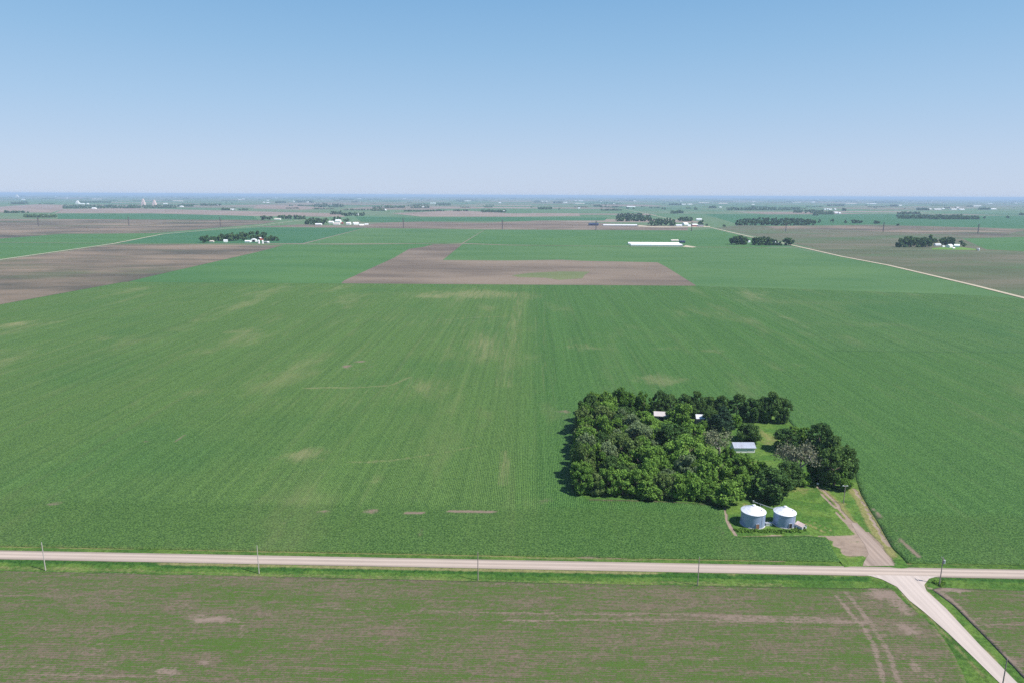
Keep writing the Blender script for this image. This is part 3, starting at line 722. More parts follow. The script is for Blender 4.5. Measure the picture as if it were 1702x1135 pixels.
def twig_meshes(seed, hw):
    """a half dead tree: a fan of bare grey limbs, twigs and few leaves"""
    rng = random.Random(seed); tr = MB(); tw = MB()
    tips = []
    def grow(p, d, l, r, lev):
        q = p + d * l
        (tr if lev < 2 else tw).tube(p, q, r, r * .6, 7 if lev < 2 else 4, False)
        if lev >= 4: tips.append(q); return
        for k in range(4 if lev < 2 else 3):
            nd = (d + Vector((rng.gauss(0, 1), rng.gauss(0, 1), rng.gauss(.12, .6))) * (.62 if lev else .55)).normalized()
            grow(p + d * (l * (.6 + .4 * rng.random())), nd, l * (.62 + .2 * rng.random()), r * .55, lev + 1)
    grow(Vector((0, 0, 0)), Vector((0, 0, 1)), hw * .3, .06, 0)
    top = np.array([tuple(x) for x in tips]); kr = 1.0 / np.percentile(np.hypot(top[:, 0], top[:, 1]), 88); kz = hw / top[:, 2].max()
    for mm in (tr, tw): mm.v = [(x * kr, y * kr, z * kz) for x, y, z in mm.v]
    tips = [Vector((q.x * kr, q.y * kr, q.z * kz)) for q in tips]
    t = tr.mesh("trunk"); t.materials.append(GREYWOOD)
    nr = np.random.default_rng(seed)
    T = np.array([tuple(x) for x in tips]); V = []
    for p, rep in ((T, 16),):
        P = np.repeat(p, rep, 0) + nr.normal(size=(len(p) * rep, 3)) * .12
        n = len(P); nn = nr.normal(size=(n, 3)); nn /= np.linalg.norm(nn, axis=1)[:, None]
        a = np.cross(nn, nr.normal(size=(n, 3))); a /= np.linalg.norm(a, axis=1)[:, None]; b = np.cross(nn, a)
        s = .042 * (.5 + nr.random(n))[:, None]
        V = np.stack([P - a * s, P - b * s, P + a * s, P + b * s], 1).reshape(-1, 3)
    k = len(tw.v)
    fs = [tuple(range(i, i + 4)) for i in range(0, len(V), 4)]
    tw.add(V, fs)
    me = tw.mesh("crown"); me.materials.append(GREYWOOD); me.materials.append(LEAF["grey"])
    nt = len(tw.f) - len(fs)
    me.polygons.foreach_set("material_index", [0] * nt + [1] * len(fs))
    return t, me

CROWN = {}
for kind, shape, nvar, n, nl, hw, ls in (("mid", "broad", 6, 52, 9000, 2.0, .062), ("bright", "broad", 5, 50, 8500, 1.8, .066), ("dark", "tall", 4, 56, 9500, 2.35, .058),
                                         ("round", "round", 1, 54, 9500, 1.55, .056), ("cedar", "cone", 2, 60, 9500, 2.0, .055), ("bush", "round", 3, 34, 6500, 1.5, .075)):
    CROWN[kind] = [(crown_mesh("crown", hash_ + 13, n, nl, shape, hw, ls, LEAF[{"round": "dark", "bush": "mid"}.get(kind, kind)]), trunk_mesh(hash_, hw)) for hash_ in range(len(kind) * 40, len(kind) * 40 + nvar)]
CROWN["grey"] = [tuple(reversed(twig_meshes(sd, 1.75))) for sd in (5, 8)]
HW = {"mid": 2.0, "bright": 1.8, "dark": 2.35, "round": 1.55, "cedar": 2.0, "bush": 1.5, "grey": 1.75}
NAME = {"mid": "tree", "bright": "tree", "dark": "tree", "round": "tree", "cedar": "cedar_tree", "bush": "bush", "grey": "bare_tree"}
tree_rng = random.Random(3)

def tree(p, h, r, kind, label, group=None, z=.25, leafmat=None):
    t = empty(NAME[kind], (p[0], p[1], z), tree_rng.random() * 6.28, (r, r, h / HW[kind]))
    cm_, tm_ = CROWN[kind][tree_rng.randrange(len(CROWN[kind]))]
    o = link("trunk", tm_, None, t); c = link("crown", cm_, None, t)
    if leafmat:
        c.material_slots[0].link = "OBJECT"; c.material_slots[0].material = LEAF[leafmat]
    tag(t, label, "bush" if kind == "bush" else "tree", group)
    return t

ORD = ["first", "second", "third", "fourth", "fifth", "sixth", "seventh", "eighth", "ninth", "tenth", "eleventh", "twelfth", "thirteenth", "fourteenth", "fifteenth", "sixteenth", "seventeenth", "eighteenth", "nineteenth", "twentieth",
       "twenty-first", "twenty-second", "twenty-third", "twenty-fourth", "twenty-fifth", "twenty-sixth", "twenty-seventh", "twenty-eighth", "twenty-ninth", "thirtieth"]

# the single trees of the yard, each at its foot in the photo: x, y, height, radius, kind, label
SINGLE = [
 (1205, 837, 9.5, 6.6, "bush", "broad rounded green bush nearest the left grain bin"),
 (1172, 829, 8.5, 4.6, "mid", "leafy green tree just left of the broad rounded bush"),
 (1236, 822, 9, 5, "mid", "mid green tree between the rounded bush and the dark tree by the bins"),
 (1279, 829, 14, 8, "dark", "big dark tree standing right behind the grain bins"),
 (1306, 808, 12, 6, "dark", "dark tree between the big tree behind the bins and the grey tree"),
 (1327, 797, 15, 8, "grey", "large grey half dead tree right of the white barn"),
 (1195, 762, 13, 6.6, "grey", "brownish grey half dead tree left of the white barn"),
 (1245, 733, 9.5, 6.2, "round", "dense round dark tree behind the white barn"),
 (1199, 716, 14, 6.8, "cedar", "broad bluish dark conifer right of the farther tin roof"),
 (1304, 750, 11.5, 6.2, "dark", "dark tree beside the open lawn right of the barn"),
 (1358, 752, 16, 6.2, "dark", "tall ragged dark tree at the top of the right clump"),
 (1338, 738, 9, 4, "mid", "lighter small tree between the lawn tree and the ragged tall tree"),
 (1362, 798, 12, 5.6, "dark", "dark tree at the head of the dirt drive"),
 (1386, 806, 18, 7.0, "dark", "tallest dark tree of the right clump"),
 (1403, 796, 15, 5.0, "dark", "dark tree on the right edge of the right clump"),
 (1384, 775, 15, 5.8, "dark", "dark tree at the back of the right clump"),
 (1331, 806, 5.5, 3.6, "bush", "low bright bush under the grey half dead tree"),
 (1140, 800, 13, 4.6, "mid", "pale greyish green tree among the front trees of the big grove"),
 (1232, 790, 10.5, 6.4, "mid", "spreading green tree directly in front of the white barn"),
 (1262, 786, 5.5, 3.2, "bush", "low green bush below the right end of the barn"),
 (1192, 795, 12, 6.6, "mid", "green tree front left of the white barn"),
 (1131, 712, 14, 6.2, "mid", "tall green tree standing between the two tin roofed sheds"),
 (1110, 718, 6, 4.5, "bright", "low yellowish green tree in front of the nearer tin roof"),
 (1168, 714, 5, 3.2, "bush", "small bush in front of the farther tin roof"),
 (1222, 709, 7, 3.6, "bright", "small bright tree right of the bluish conifer"),
 (1072, 706, 8, 5, "bright", "bright tree just left of the nearer tin roof"),
 (1119, 706, 10, 4.4, "dark", "dark tree hiding the right end of the nearer tin roof"),
 (1090, 714, 5.5, 4, "bright", "low bright tree at the left foot of the nearer tin roof"),
 (1181, 708, 9, 3.8, "dark", "narrow dark tree between the farther tin roof and the bluish conifer"),
 (1164, 738, 10, 5.5, "bright", "leafy bright tree between the grove and the farther tin roof"),
 (1150, 762, 11, 6, "mid", "taller mid green tree left of the bright tree below the brownish one"),
 (1172, 775, 9, 5, "bright", "bright tree below the brownish grey tree"),
 (1212, 765, 6, 3.6, "bush", "bush at the left end of the white barn"),
 (1318, 730, 7, 4, "mid", "small tree at the top right of the lawn"),
 (1398, 815, 8, 4, "bush", "low dark bush at the foot of the tallest dark tree"),
 (1148, 742, 12, 5.5, "bright", "bright green tree left of the brownish grey tree"),
]
placed = []
for x, y, h, r, k, lab in SINGLE:
    p = G(x, y); placed.append((p.x, p.y, r))
    tree(p, h, r, k, lab, leafmat="silver" if "pale greyish" in lab else "bright" if "bright bush" in lab or "low green bush" in lab else None)

# the row along the north side and the big grove on the west side
north = [(988, 691), (1008, 690), (1028, 689), (1048, 689), (1070, 691), (1094, 692), (1114, 691), (1136, 693), (1156, 694), (1176, 694), (1200, 695), (1224, 696), (1246, 699), (1264, 700), (1281, 701), (1295, 702)]
for i, (x, y) in enumerate(north):
    k = "mid" if i < 5 else "dark"
    h = (14, 16, 15, 14, 15, 15, 14, 15, 15, 14, 14, 14, 15, 15, 17, 16.5)[i] * .98
    p = G(x, y); r = 5.2 + 1.1 * math.sin(i * 2.3); h *= 1 + .1 * math.sin(i * 4.1); placed.append((p.x, p.y, r))
    tree(p, h, r, k, "%s tree from the left in the back row along the corn" % ORD[i], "back row of grove trees")

west = PX([(964, 823), (1060, 827), (1160, 828), (1186, 812), (1180, 785), (1168, 770), (1140, 748), (1090, 726), (1050, 708), (1000, 699), (972, 697), (962, 725), (959, 775)])
WX, WY = [p[0] for p in west], [p[1] for p in west]
spots = []
# edge trees first: front edge then left edge
def along(a, b, n): return [(a[0] + (b[0] - a[0]) * k / (n - 1), a[1] + (b[1] - a[1]) * k / (n - 1)) for k in range(n)]
front = [(x, y, 8 + 4 * tree_rng.random(), 3.8 + 2.6 * tree_rng.random()) for x, y in along((968, 820), (1146, 827), 9)]
leftedge = [(x + 9 * (tree_rng.random() - .4), y, 9.5 + 7 * tree_rng.random(), 4.2 + 2.6 * tree_rng.random()) for x, y in along((967, 806), (976, 702), 11)]
for i, (x, y, h, r) in enumerate(front):
    p = G(x, y); placed.append((p.x, p.y, r))
    tree(p, h, r, "mid" if i % 3 else "dark", "%s tree from the left along the front edge of the big grove" % ORD[i], "front edge of the big grove", leafmat=("mid", "olive", "mid", "bright", "mid")[i % 5])
for i, (x, y, h, r) in enumerate(leftedge):
    p = G(x, y); placed.append((p.x, p.y, r))
    tree(p, h, r, "mid", "%s tree from the road end along the left edge of the big grove" % ORD[i], "left edge of the big grove", leafmat=("mid", "olive", "mid", "dark", "silver", "mid", "olive")[i % 7])
inner = []
gr = random.Random(21)
for tries in range(9000):
    x = gr.uniform(min(WX), max(WX)); y = gr.uniform(min(WY), max(WY))
    if not inside(np.array([[x, y]]), west)[0]: continue
    r = gr.choice((3.6, 4.6, 5.6, 7.0, 8.2))
    if any((x - a) ** 2 + (y - b) ** 2 < (.74 * (r + c)) ** 2 for a, b, c in placed): continue
    placed.append((x, y, r)); inner.append((x, y, r))
inner.sort(key=lambda q: q[1])
rows = [inner[i::1] for i in range(0)]
nrow = 6; per = math.ceil(len(inner) / nrow)
for k in range(nrow):
    row = sorted(inner[k * per:(k + 1) * per])
    for i, (x, y, r) in enumerate(row):
        px = (x / y)
        right = x > 62
        kind = "bright" if (right and gr.random() < .72) or gr.random() < .2 else ("mid" if gr.random() < .85 else "dark")
        h = gr.uniform(9, 13) * (.78 if right else 1) + (r - 4) * 1.3
        tree((x, y), h, r, kind, "%s tree from the left in the %s row inside the big grove" % (ORD[i], ORD[k]), "inner trees of the big grove",
             leafmat=kind if kind == "bright" else gr.choice(("mid", "mid", "olive", "olive", "silver", "dark", "bright")))

# ------------------------------------------------------------------ buildings of the yard
TIN = NT("galvanized roof sheet", .42, .5)
def _tin():
    t = TIN; t.b.inputs["Metallic"].default_value = .35
    co = t.n("ShaderNodeTexCoord").outputs["Object"]
    w = t.n("ShaderNodeTexWave", wave_type="BANDS", bands_direction="X"); t.L.new(co, w.inputs[0]); w.inputs["Scale"].default_value = 4
    t.bump(w.outputs["Fac"], .3, .05)
    n = t.noise(t.sc(co, 1.2, .25), 1, 5, .7)
    return t.color(t.mix(t.ss(n, .42, .75), (.42, .45, .52), (.32, .32, .36)))
TINM = _tin()
WHITEWALL = plain("white painted boards", (.78, .77, .74), .7, 0, .3, .07, 2)
OLDWALL = plain("weathered grey boards", (.3, .27, .25), .9, 0, .1, .25, 2)
DOORSHADE = plain("painted doorway shade", (.02, .02, .022), .9)  # near-black panel: the shade inside an opening, put into the colour
FARWHITE = plain("white farm siding", (.80, .79, .77), .7, 0, .3, .04, .2)
FARROOF = plain("white metal roof", (.84, .84, .84), .5, 0, .4, .04, .2)
FARGREY = plain("grey shingle roof", (.26, .25, .26), .9, 0, .2, .1, .4)
FARRED = plain("red barn siding", (.36, .08, .06), .8, 0, .2, .1, .4)
FARBLUE = plain("dark blue roof", (.035, .05, .1), .7, 0, .2, .1, .4)
FARPINK = plain("pinkish concrete", (.68, .55, .5), .8, 0, .2, .06, .1)
FARPALE = plain("pale tan roof", (.62, .55, .48), .8, 0, .2, .06, .1)
CONC = plain("concrete", (.48, .45, .42), .9, 0, .2, .15, 1)

def gable_house(name, loc, rz, L, W, wall, rise, mw, mr, over=.35, base=0):
    """walls with gables and a two sided roof; the ridge runs along x"""
    t = empty(name, loc, rz)
    m = MB(); a, b = L / 2, W / 2
    m.add([(-a, -b, base), (a, -b, base), (a, b, base), (-a, b, base), (-a, -b, wall), (a, -b, wall), (a, b, wall), (-a, b, wall), (-a, 0, wall + rise - .02), (a, 0, wall + rise - .02)],
          [(0, 1, 5, 4), (2, 3, 7, 6), (1, 2, 6, 9, 5), (3, 0, 4, 8, 7)])
    m.build("wall", mw, t)
    r = MB(); th = max(.08, .012 * L); e = over; dz = rise * (e / b)
    for s in (-1, 1):
        q = [(-a - e, 0, wall + rise), (a + e, 0, wall + rise), (a + e, s * (b + e), wall - dz), (-a - e, s * (b + e), wall - dz)]
        vs = q + [(x, y, z + th) for x, y, z in q]
        f = [(0, 1, 2, 3), (7, 6, 5, 4), (0, 4, 5, 1), (1, 5, 6, 2), (2, 6, 7, 3), (3, 7, 4, 0)]
        r.add(vs, f if s > 0 else [tuple(reversed(x)) for x in f])
    r.build("roof", mr, t)
    return t

p = G(1234, 749)
barn = gable_house("barn", (p.x, p.y, .3), -.0, 9.8, 6.4, 2.6, 1.5, WHITEWALL, TINM, .45)
tag(barn, "white barn with a pale bluish metal roof in the grove clearing", "barn")
MB().box((2.4, -3.22, 1.1), (2.4, .06, 2.1)).build("door", plain("barn door white", (.68, .67, .65), .7), barn)
p = G(1098, 698)
s1 = gable_house("shed", (p.x, p.y, .3), -.15, 7.2, 6.0, 3.2, 1.5, OLDWALL, plain("faded tin roof", (.52, .46, .45), .5, .2, .4, .2, .6))
tag(s1, "old shed with a pinkish white tin roof half hidden by trees", "shed")
MB().box((0, -3.05, 1.1), (2.4, .08, 2.2)).build("door", DOORSHADE, s1)
p = G(1168, 704)
s2 = gable_house("shed", (p.x, p.y, .3), -.1, 7.6, 5.6, 3.6, 1.4, OLDWALL, plain("bright tin roof", (.58, .58, .62), .5, .2, .4, .1, .6))
tag(s2, "old shed with a clean white tin roof beside the bluish conifer", "shed")
MB().box((0, -2.85, 1.1), (2.4, .08, 2.2)).build("door", DOORSHADE, s2)

# ------------------------------------------------------------------ grain bins
def bin_metal(name, c, seam=True):
    t = NT(name, .36, .5); t.b.inputs["Metallic"].default_value = .25
    co = t.n("ShaderNodeTexCoord").outputs["Object"]; x, y, z = t.sep(co)
    cor = t.math("SINE", t.math("MULTIPLY", z, 2 * math.pi / .11))
    ring = t.math("PINGPONG", z, 1.1)
    ang = t.math("ARCTAN2", y, x)
    cell = t.n("ShaderNodeCombineXYZ"); t.L.new(t.math("FLOOR", t.math("MULTIPLY", ang, 1.59)), cell.inputs[0]); t.L.new(t.math("FLOOR", t.math("DIVIDE", z, .82)), cell.inputs[1])
    wn = t.n("ShaderNodeTexWhiteNoise", noise_dimensions="2D"); t.L.new(cell.outputs[0], wn.inputs["Vector"])
    drip = t.noise(t.sc(co, 1.4, 1.4, .12), 1, 4, .7)
    col = t.mix(wn.outputs[0], c, tuple(k * .94 for k in c))
    col = t.mix(t.ss(drip, .58, .85, 0, .35), col, (.4, .33, .3))
    col = t.mix(t.ss(ring, .02, .0, 0, .3), col, tuple(k * .45 for k in c))
    return t.color(col)
BINWALL = bin_metal("corrugated bin wall", (.31, .385, .56))  # blue of the reflected sky is put into the base colour
def _roofm():
    t = NT("bin roof sheet", .45, .45); t.b.inputs["Metallic"].default_value = .15
    co = t.n("ShaderNodeTexCoord").outputs["Object"]
    n = t.noise(co, .9, 5, .7); n2 = t.noise(t.sc(co, 1, 1, 1), 2.2, 3, .7)
    c = t.mix(t.ss(n, .4, .7), (.80, .80, .82), (.6, .59, .63))
    return t.color(t.mix(t.ss(n2, .6, .72, 0, .75), c, (.4, .28, .22)))
BINROOF = _roofm()
RUST = plain("rusty metal", (.30, .15, .09), .85, .1, .2, .4, 2)
STEEL = plain("dull steel", (.5, .5, .52), .5, .6, .4, .12, 2)
def grain_bin(loc, rad, wall, rise, door_a, rz, label):
    t = empty("grain_bin", loc, rz)
    m = MB(); prof = [(rad, 0)]
    k = 0
    while k * .82 + .82 < wall:
        k += 1; z = k * .82
        prof += [(rad, z)]
    prof += [(rad, wall)]
    m.lathe(prof, 72); m.build("wall", BINWALL, t, True)
    r = MB(); r.lathe([(rad + .05, wall - .12), (rad + .22, wall - .1), (rad + .2, wall), (.62, wall + rise)], 72)
    ro = r.build("roof", BINROOF, t, False)
    rb = MB()
    for i in range(30):
        a = i * math.pi / 15; c, s_ = math.cos(a), math.sin(a)
        rb.tube(((rad + .17) * c, (rad + .17) * s_, wall + .03), (.62 * c, .62 * s_, wall + rise + .02), .045, .03, 4)
    rb.build("rib", BINROOF, ro)
    cp = MB(); cp.lathe([(.62, wall + rise - .05), (.66, wall + rise + .14), (.6, wall + rise + .3), (.05, wall + rise + .52)], 24); cp.build("cap", BINROOF, t)
    d = MB(); c, s_ = math.cos(door_a), math.sin(door_a)
    d.box(((rad + .03) * c, (rad + .03) * s_, 1.1), (.22, 1.0, 1.7), door_a); dd = d.build("door", DOORSHADE if "two" in label else RUST, t)
    f = MB()
    for off in (-.6, .6): f.box(((rad + .04) * c - off * s_, (rad + .04) * s_ + off * c, 1.1), (.26, .12, 1.9), door_a)
    f.box(((rad + .04) * c, (rad + .04) * s_, 2.02), (.26, 1.3, .12), door_a); f.build("frame", STEEL, dd)
    l = MB(); la = door_a + .42; c, s_ = math.cos(la), math.sin(la)
    for off in (-.22, .22): l.tube(((rad + .16) * c - off * s_, (rad + .16) * s_ + off * c, .2), ((rad + .16) * c - off * s_, (rad + .16) * s_ + off * c, wall), .03, .03, 5)
    z = .4
    while z < wall: l.tube(((rad + .16) * c + .22 * s_, (rad + .16) * s_ - .22 * c, z), ((rad + .16) * c - .22 * s_, (rad + .16) * s_ + .22 * c, z), .022, .022, 5); z += .35
    l.build("ladder", STEEL, t)
    h = MB(); ha = door_a + .9; c, s_ = math.cos(ha), math.sin(ha); rr = rad * .62
    h.box((rr * c, rr * s_, wall + rise * .42), (.8, .8, .4), ha); h.build("hatch", STEEL, t)
    fd = MB(); fd.lathe([(rad + .25, -.3), (rad + .25, .12), (rad - .1, .12)], 48); fd.build("foundation", CONC, t)
    return tag(t, label, "grain bin", "grain bins")
p1 = G(1250.6, 871.2); p2 = G(1302.7, 871.5)
sc1 = mpp(1250.6, 871.2)
grain_bin((p1.x, p1.y, .36), 19.3 * sc1, 5.3, 1.95, -1.5, 0, "left and larger round galvanized grain bin with a clean conical roof")
grain_bin((p2.x, p2.y, .36), 17.3 * sc1, 5.0, 1.8, -1.35, 0, "right and smaller of the two round grain bins, rust spots on its roof")

# small shed-like hood beside the right bin
p = G(1331, 879)
hs = gable_house("small_shed", (p.x, p.y, .34), -1.1, 3.0, 2.4, 1.5, .8, plain("pale metal siding", (.62, .64, .68), .5, .3, .4, .1, 2), plain("rust stained roof", (.66, .5, .45), .7, .1, .3, .3, 1.5), .2)
tag(hs, "tiny shed with a rust stained roof beside the right grain bin", "shed")
MB().box((1.52, 0, .7), (.06, 1.0, 1.2)).build("door", DOORSHADE, hs)
p = G(1277, 874)
bx = empty("metal_bin", (p.x, p.y, .34), .1)
MB().box((0, 0, .5), (2.4, 1.1, 1.0)).build("body", plain("pale sheet metal box", (.6, .6, .6), .5, .3), bx); MB().box((0, 0, 1.05), (2.6, 1.3, .1)).build("lid", STEEL, bx)
tag(bx, "low pale metal box in the gap between the two grain bins", "box")
a = G(1252, 838); b = G(1289, 849)
ag = empty("grain_auger", (a.x, a.y, .34))
d = b - a
MB().tube((0, 0, .9), (d.x, d.y, .35), .16, .16, 10).build("tube", STEEL, ag)
MB().tube((d.x * .35 - .5, d.y * .35 - .5, 0), (d.x * .35, d.y * .35, .75), .05, .05, 6).tube((d.x * .35 + .5, d.y * .35 - .5, 0), (d.x * .35, d.y * .35, .75), .05, .05, 6).build("stand", STEEL, ag)
MB().box((0, 0, 1.0), (.6, .6, .7)).build("spout", STEEL, ag)
tag(ag, "long thin pale grain auger lying in the grass behind the bins", "auger")

def weeds(name, pts, size, label, seed):
    rng = np.random.default_rng(seed)
    C = np.array([(q.x + rng.normal() * .7, q.y + rng.normal() * .55, .3 + rng.random() * .25) for q in pts for _ in range(3) if rng.random() < .8])
    Rr = np.full(len(C), .45) * (0.7 + .6 * rng.random(len(C)))
    me = cards_mesh(name, leaf_cards(rng, C, Rr, len(C) * 45, size), LEAF["mid"])
    o = link(name, me); return tag(o, label, "weeds", kind="stuff")
wp = [G(1226 + k * 2.1, 884.5 + 1.2 * math.sin(k * .8) - .012 * (k - 26) ** 2 * .2) for k in range(54)]
weeds("weeds", wp, .22, "rank green weeds along the front of the grain bins", 4)
weeds("weeds", [G(1553 + k * 1.6, 970.5 + 1.5 * math.sin(k)) for k in range(7)], .2, "dark weeds at the foot of the pole by the side road", 6)

# ------------------------------------------------------------------ poles
POLE = plain("weathered pole wood", (.30, .245, .22), .95, 0, .05, .2, 1)
POLEPALE = plain("sun bleached pole wood", (.42, .38, .35), .95, 0, .05, .2, 1)
TANK = plain("transformer paint", (.42, .44, .45), .5, .1, .4)
def utility_pole(p, h, label, arm=1.2, tank=False, pale=False, armz=None, lamp=False, group="power poles along the front road"):
    t = empty("utility_pole", p, -GA)
    mt = POLEPALE if pale else POLE
    MB().tube((0, 0, -.2), (0, 0, h), .17, .11, 10).build("pole", mt, t)
    if arm:
        z = h - .35
        a = MB().box((0, .14, z), (.11, .1, .13) if not arm else (.1, arm * 2, .13)).build("crossarm", mt, t)
        for yy in (-arm * .88, arm * .88): MB().tube((0, .14 + yy, z + .06), (0, .14 + yy, z + .3), .06, .04, 6).build("insulator", TANK, a)
    MB().tube((0, 0, h), (0, 0, h + .28), .07, .05, 6).build("insulator", TANK, t)
    if tank:
        MB().tube((.42, -.1, h - 1.9), (.42, -.1, h - .75), .3, .3, 12).build("transformer", TANK, t)
    return tag(t, label, "utility pole", group)
utility_pole(G(75.5, 946.5, .3), 9.6, "leftmost pole standing in the roadside ditch", 0, pale=True)
utility_pole(G(430.5, 951.5, .3), 9.5, "second pole from the left along the front road", 0, pale=True)
utility_pole(G(794.5, 963, .3), 9.6, "pole in the middle of the roadside ditch", 0)
utility_pole(G(1159.5, 972, .3), 9.6, "pole in the ditch below the grain bins", 0)
utility_pole(G(1561.5, 971.5, .3), 9.4, "pole with a transformer at the junction of the side road", .8, tank=True)
utility_pole(G(1664.5, 1150, .3), 9.4, "pole cut off by the bottom frame beside the side road", 0, tank=False)
MBx = utility_pole(G(1402, 836, .3), 7.6, "yard pole with a pale crossarm beside the dirt drive", 0, group=None)
arm_ = MB().box((0, .12, 7.3), (2.3, .16, .22)).build("crossarm", plain("bleached board", (.66, .62, .55), .9), MBx)
for xx in (-.75, .75): MB().box((xx, .12, 7.5), (.55, .35, .22)).build("lamp", TANK, arm_)
p = G(1358.5, 809)
pst = empty("mailbox", (p.x, p.y, .3))
MB().tube((0, 0, 0), (0, 0, 1.1), .06, .06, 6).build("post", POLE, pst); MB().box((0, 0, 1.3), (.8, .5, .5)).build("box", plain("pale box", (.7, .7, .68), .6), pst)
tag(pst, "small pale box on a post at the top of the dirt drive", "box")

# tall power line poles two miles off
TOWER = plain("dark steel pole", (.12, .1, .1), .8, .1, .2)
tw = [(64, 376.5, 361.5), (214.5, 376.5, 362), (366.5, 377, 360.5), (670.5, 379, 362.5), (835, 381.5, 363), (990.5, 383, 363), (1149.5, 384.5, 370), (1306, 385.5, 371), (1468, 385.5, 367), (1625.5, 388, 367)]
for i, (x, yb, yt) in enumerate(tw):
    p = G(x, yb); hgt = 15.0 * mpp(x, yb) * 1.02
    t = empty("power_pole", (p.x, p.y, 0), -GA)
    MB().tube((0, 0, 0), (0, 0, hgt), 1.5, .95, 8).build("pole", TOWER, t)
    for z, w in ((hgt * .93, 7.5), (hgt * .8, 9.0), (hgt * .67, 7.5)):
        MB().box((0, 0, z), (w, .9, .9)).build("crossarm", TOWER, t)
    tag(t, "%s tall dark power pole from the left across the far fields" % ORD[i], "power pole", "line of tall power poles across the far fields")

# ------------------------------------------------------------------ far trees
FARM = []
for sd in range(7):
    rng = np.random.default_rng(100 + sd)
    C, Rr = clumps(rng, 12, ("broad", "round", "tall")[sd % 3])
    hw = (1.7, 1.45, 2.2)[sd % 3]; C[:, 2] *= hw
    V = leaf_cards(rng, C, Rr * 1.25, 1100, .17)
    me = cards_mesh("tree", V, LEAF["far"])
    FARM.append((me, hw))
fr = random.Random(77)
def far_tree(x, y, h, r, label, group):
    p = G(x, y); k = fr.randrange(7); me, hw = FARM[k]
    o = link("tree", me); o.location = (p.x, p.y, 0); o.rotation_euler = (0, 0, fr.random() * 6.28); o.scale = (r, r, h / hw)
    return tag(o, label, "tree", group)

def grove(x0, x1, yt, yb, rows, where, dens=1.0, hmul=1.0, wid=None):
    """separate trees of a far grove, seen from the left tip to the right one, row by row"""
    s = mpp((x0 + x1) / 2, yb)
    total = (yb - yt) * s * 1.02
    h = min(17, max(8, total if rows == 1 else total * .72)) * hmul
    r = h * .55 if wid is None else wid
    r = min(r, (x1 - x0) * s / 2)
    dy = 0 if rows == 1 else max(.6, ((yb - yt) - h / s) / (rows - 1))
    for k in range(rows):
        n = max(1, int((x1 - x0) * s / (1.25 * r) * dens))
        ins = k * 1.5
        for i in range(n):
            x = x0 + r / s + ((x1 - x0) - 2 * r / s) * ((i + .5 * (k % 2)) / max(1, n - 1 + .5 * (rows > 1))) + fr.uniform(-.5, .5) * r / s * .5
            y = yb - k * dy - fr.random() * .35
            rowtxt = "" if rows == 1 else (", front row," if k == 0 else ", back row,")
            lab = ("%s tree from left%s %s" % (ORD[i], rowtxt, where)) if n > 1 else ("far tree%s %s" % (rowtxt, where))
            if len(lab.split()) > 16: lab = lab.replace(" the ", " ")
            far_tree(x, y, h * fr.uniform(.9, 1.35), r * fr.uniform(1.0, 1.35), lab, "trees " + where)

grove(332, 347, 394, 404, 1, "at the left end of the left white farm")
grove(340, 366, 394, 401.5, 1, "behind the small shed of the left white farm", 1)
grove(362, 410, 389, 401, 2, "in the middle of the left white farm", 1)
grove(404, 432, 388, 398, 1, "behind the arched barn of the left white farm")
grove(428, 446, 389, 399.5, 1, "behind the silos of the left white farm")
grove(440, 463, 393.5, 401, 1, "at the right end of the left white farm")
grove(507, 546, 363, 373.8, 2, "in the dark clump left of the big white barns")
grove(552, 566, 362, 368, 1, "behind the big white barns", .8)
grove(572, 582, 365, 369.5, 1, "right behind the big white barns", .8)
grove(430.5, 453.5, 357, 366, 1, "in the left clump beside the receding left road", 1.1)
grove(462, 508, 359, 365.2, 1, "in the long clump beside the receding left road")
grove(549, 568, 351.5, 357, 1, "left of the farther small farm", 1)
grove(567, 607, 353.5, 359.5, 1, "around the farther small farm", .9)
grove(1022, 1083, 358.5, 368.5, 2, "in the front grove along the right receding road", .8)
grove(1026, 1068, 353.5, 361, 1, "in the back grove along the right receding road", .9)
grove(1076, 1124, 364, 375.8, 2, "left of the red and white farm", .8)
grove(1126, 1152, 360.5, 368.5, 1, "behind the red and white farm")
grove(1160, 1170, 365.5, 374.5, 1, "right of the red and white farm", 1.2)
grove(1213, 1243, 392, 407, 1, "at the left end of the roadside grove", 1.6)
grove(1249, 1264, 390.5, 407.5, 1, "round topped in the middle of the roadside grove", 1, 1.05, 8)
grove(1260, 1287, 397.5, 408.3, 1, "low in the right half of the roadside grove", 1.5)
grove(1284, 1300, 399, 408.5, 1, "beside the white house of the roadside grove", .8, .7)
grove(1299, 1318, 391.5, 408.8, 1, "big and round beside the pale diagonal road", 1, 1.05, 11)
grove(1490, 1556, 396.5, 411.5, 2, "in the dense left grove of the right white farm", 1.0)
grove(1500, 1550, 395.5, 406, 1, "at the back of the dense left grove of the right white farm", .9)
grove(1558, 1590, 397.5, 408.3, 1, "behind the houses of the right white farm", 1.3)
grove(1594, 1602, 402, 408, 1, "at the right end of the right white farm")
grove(1600, 1606, 407.5, 410.7, 1, "shrub sized right of the right white farm")
grove(1222, 1357, 366, 375.2, 1, "along the front of the long grove beyond the road", .95)
grove(1228, 1350, 362.5, 370, 1, "along the back of the long grove beyond the road", .8)
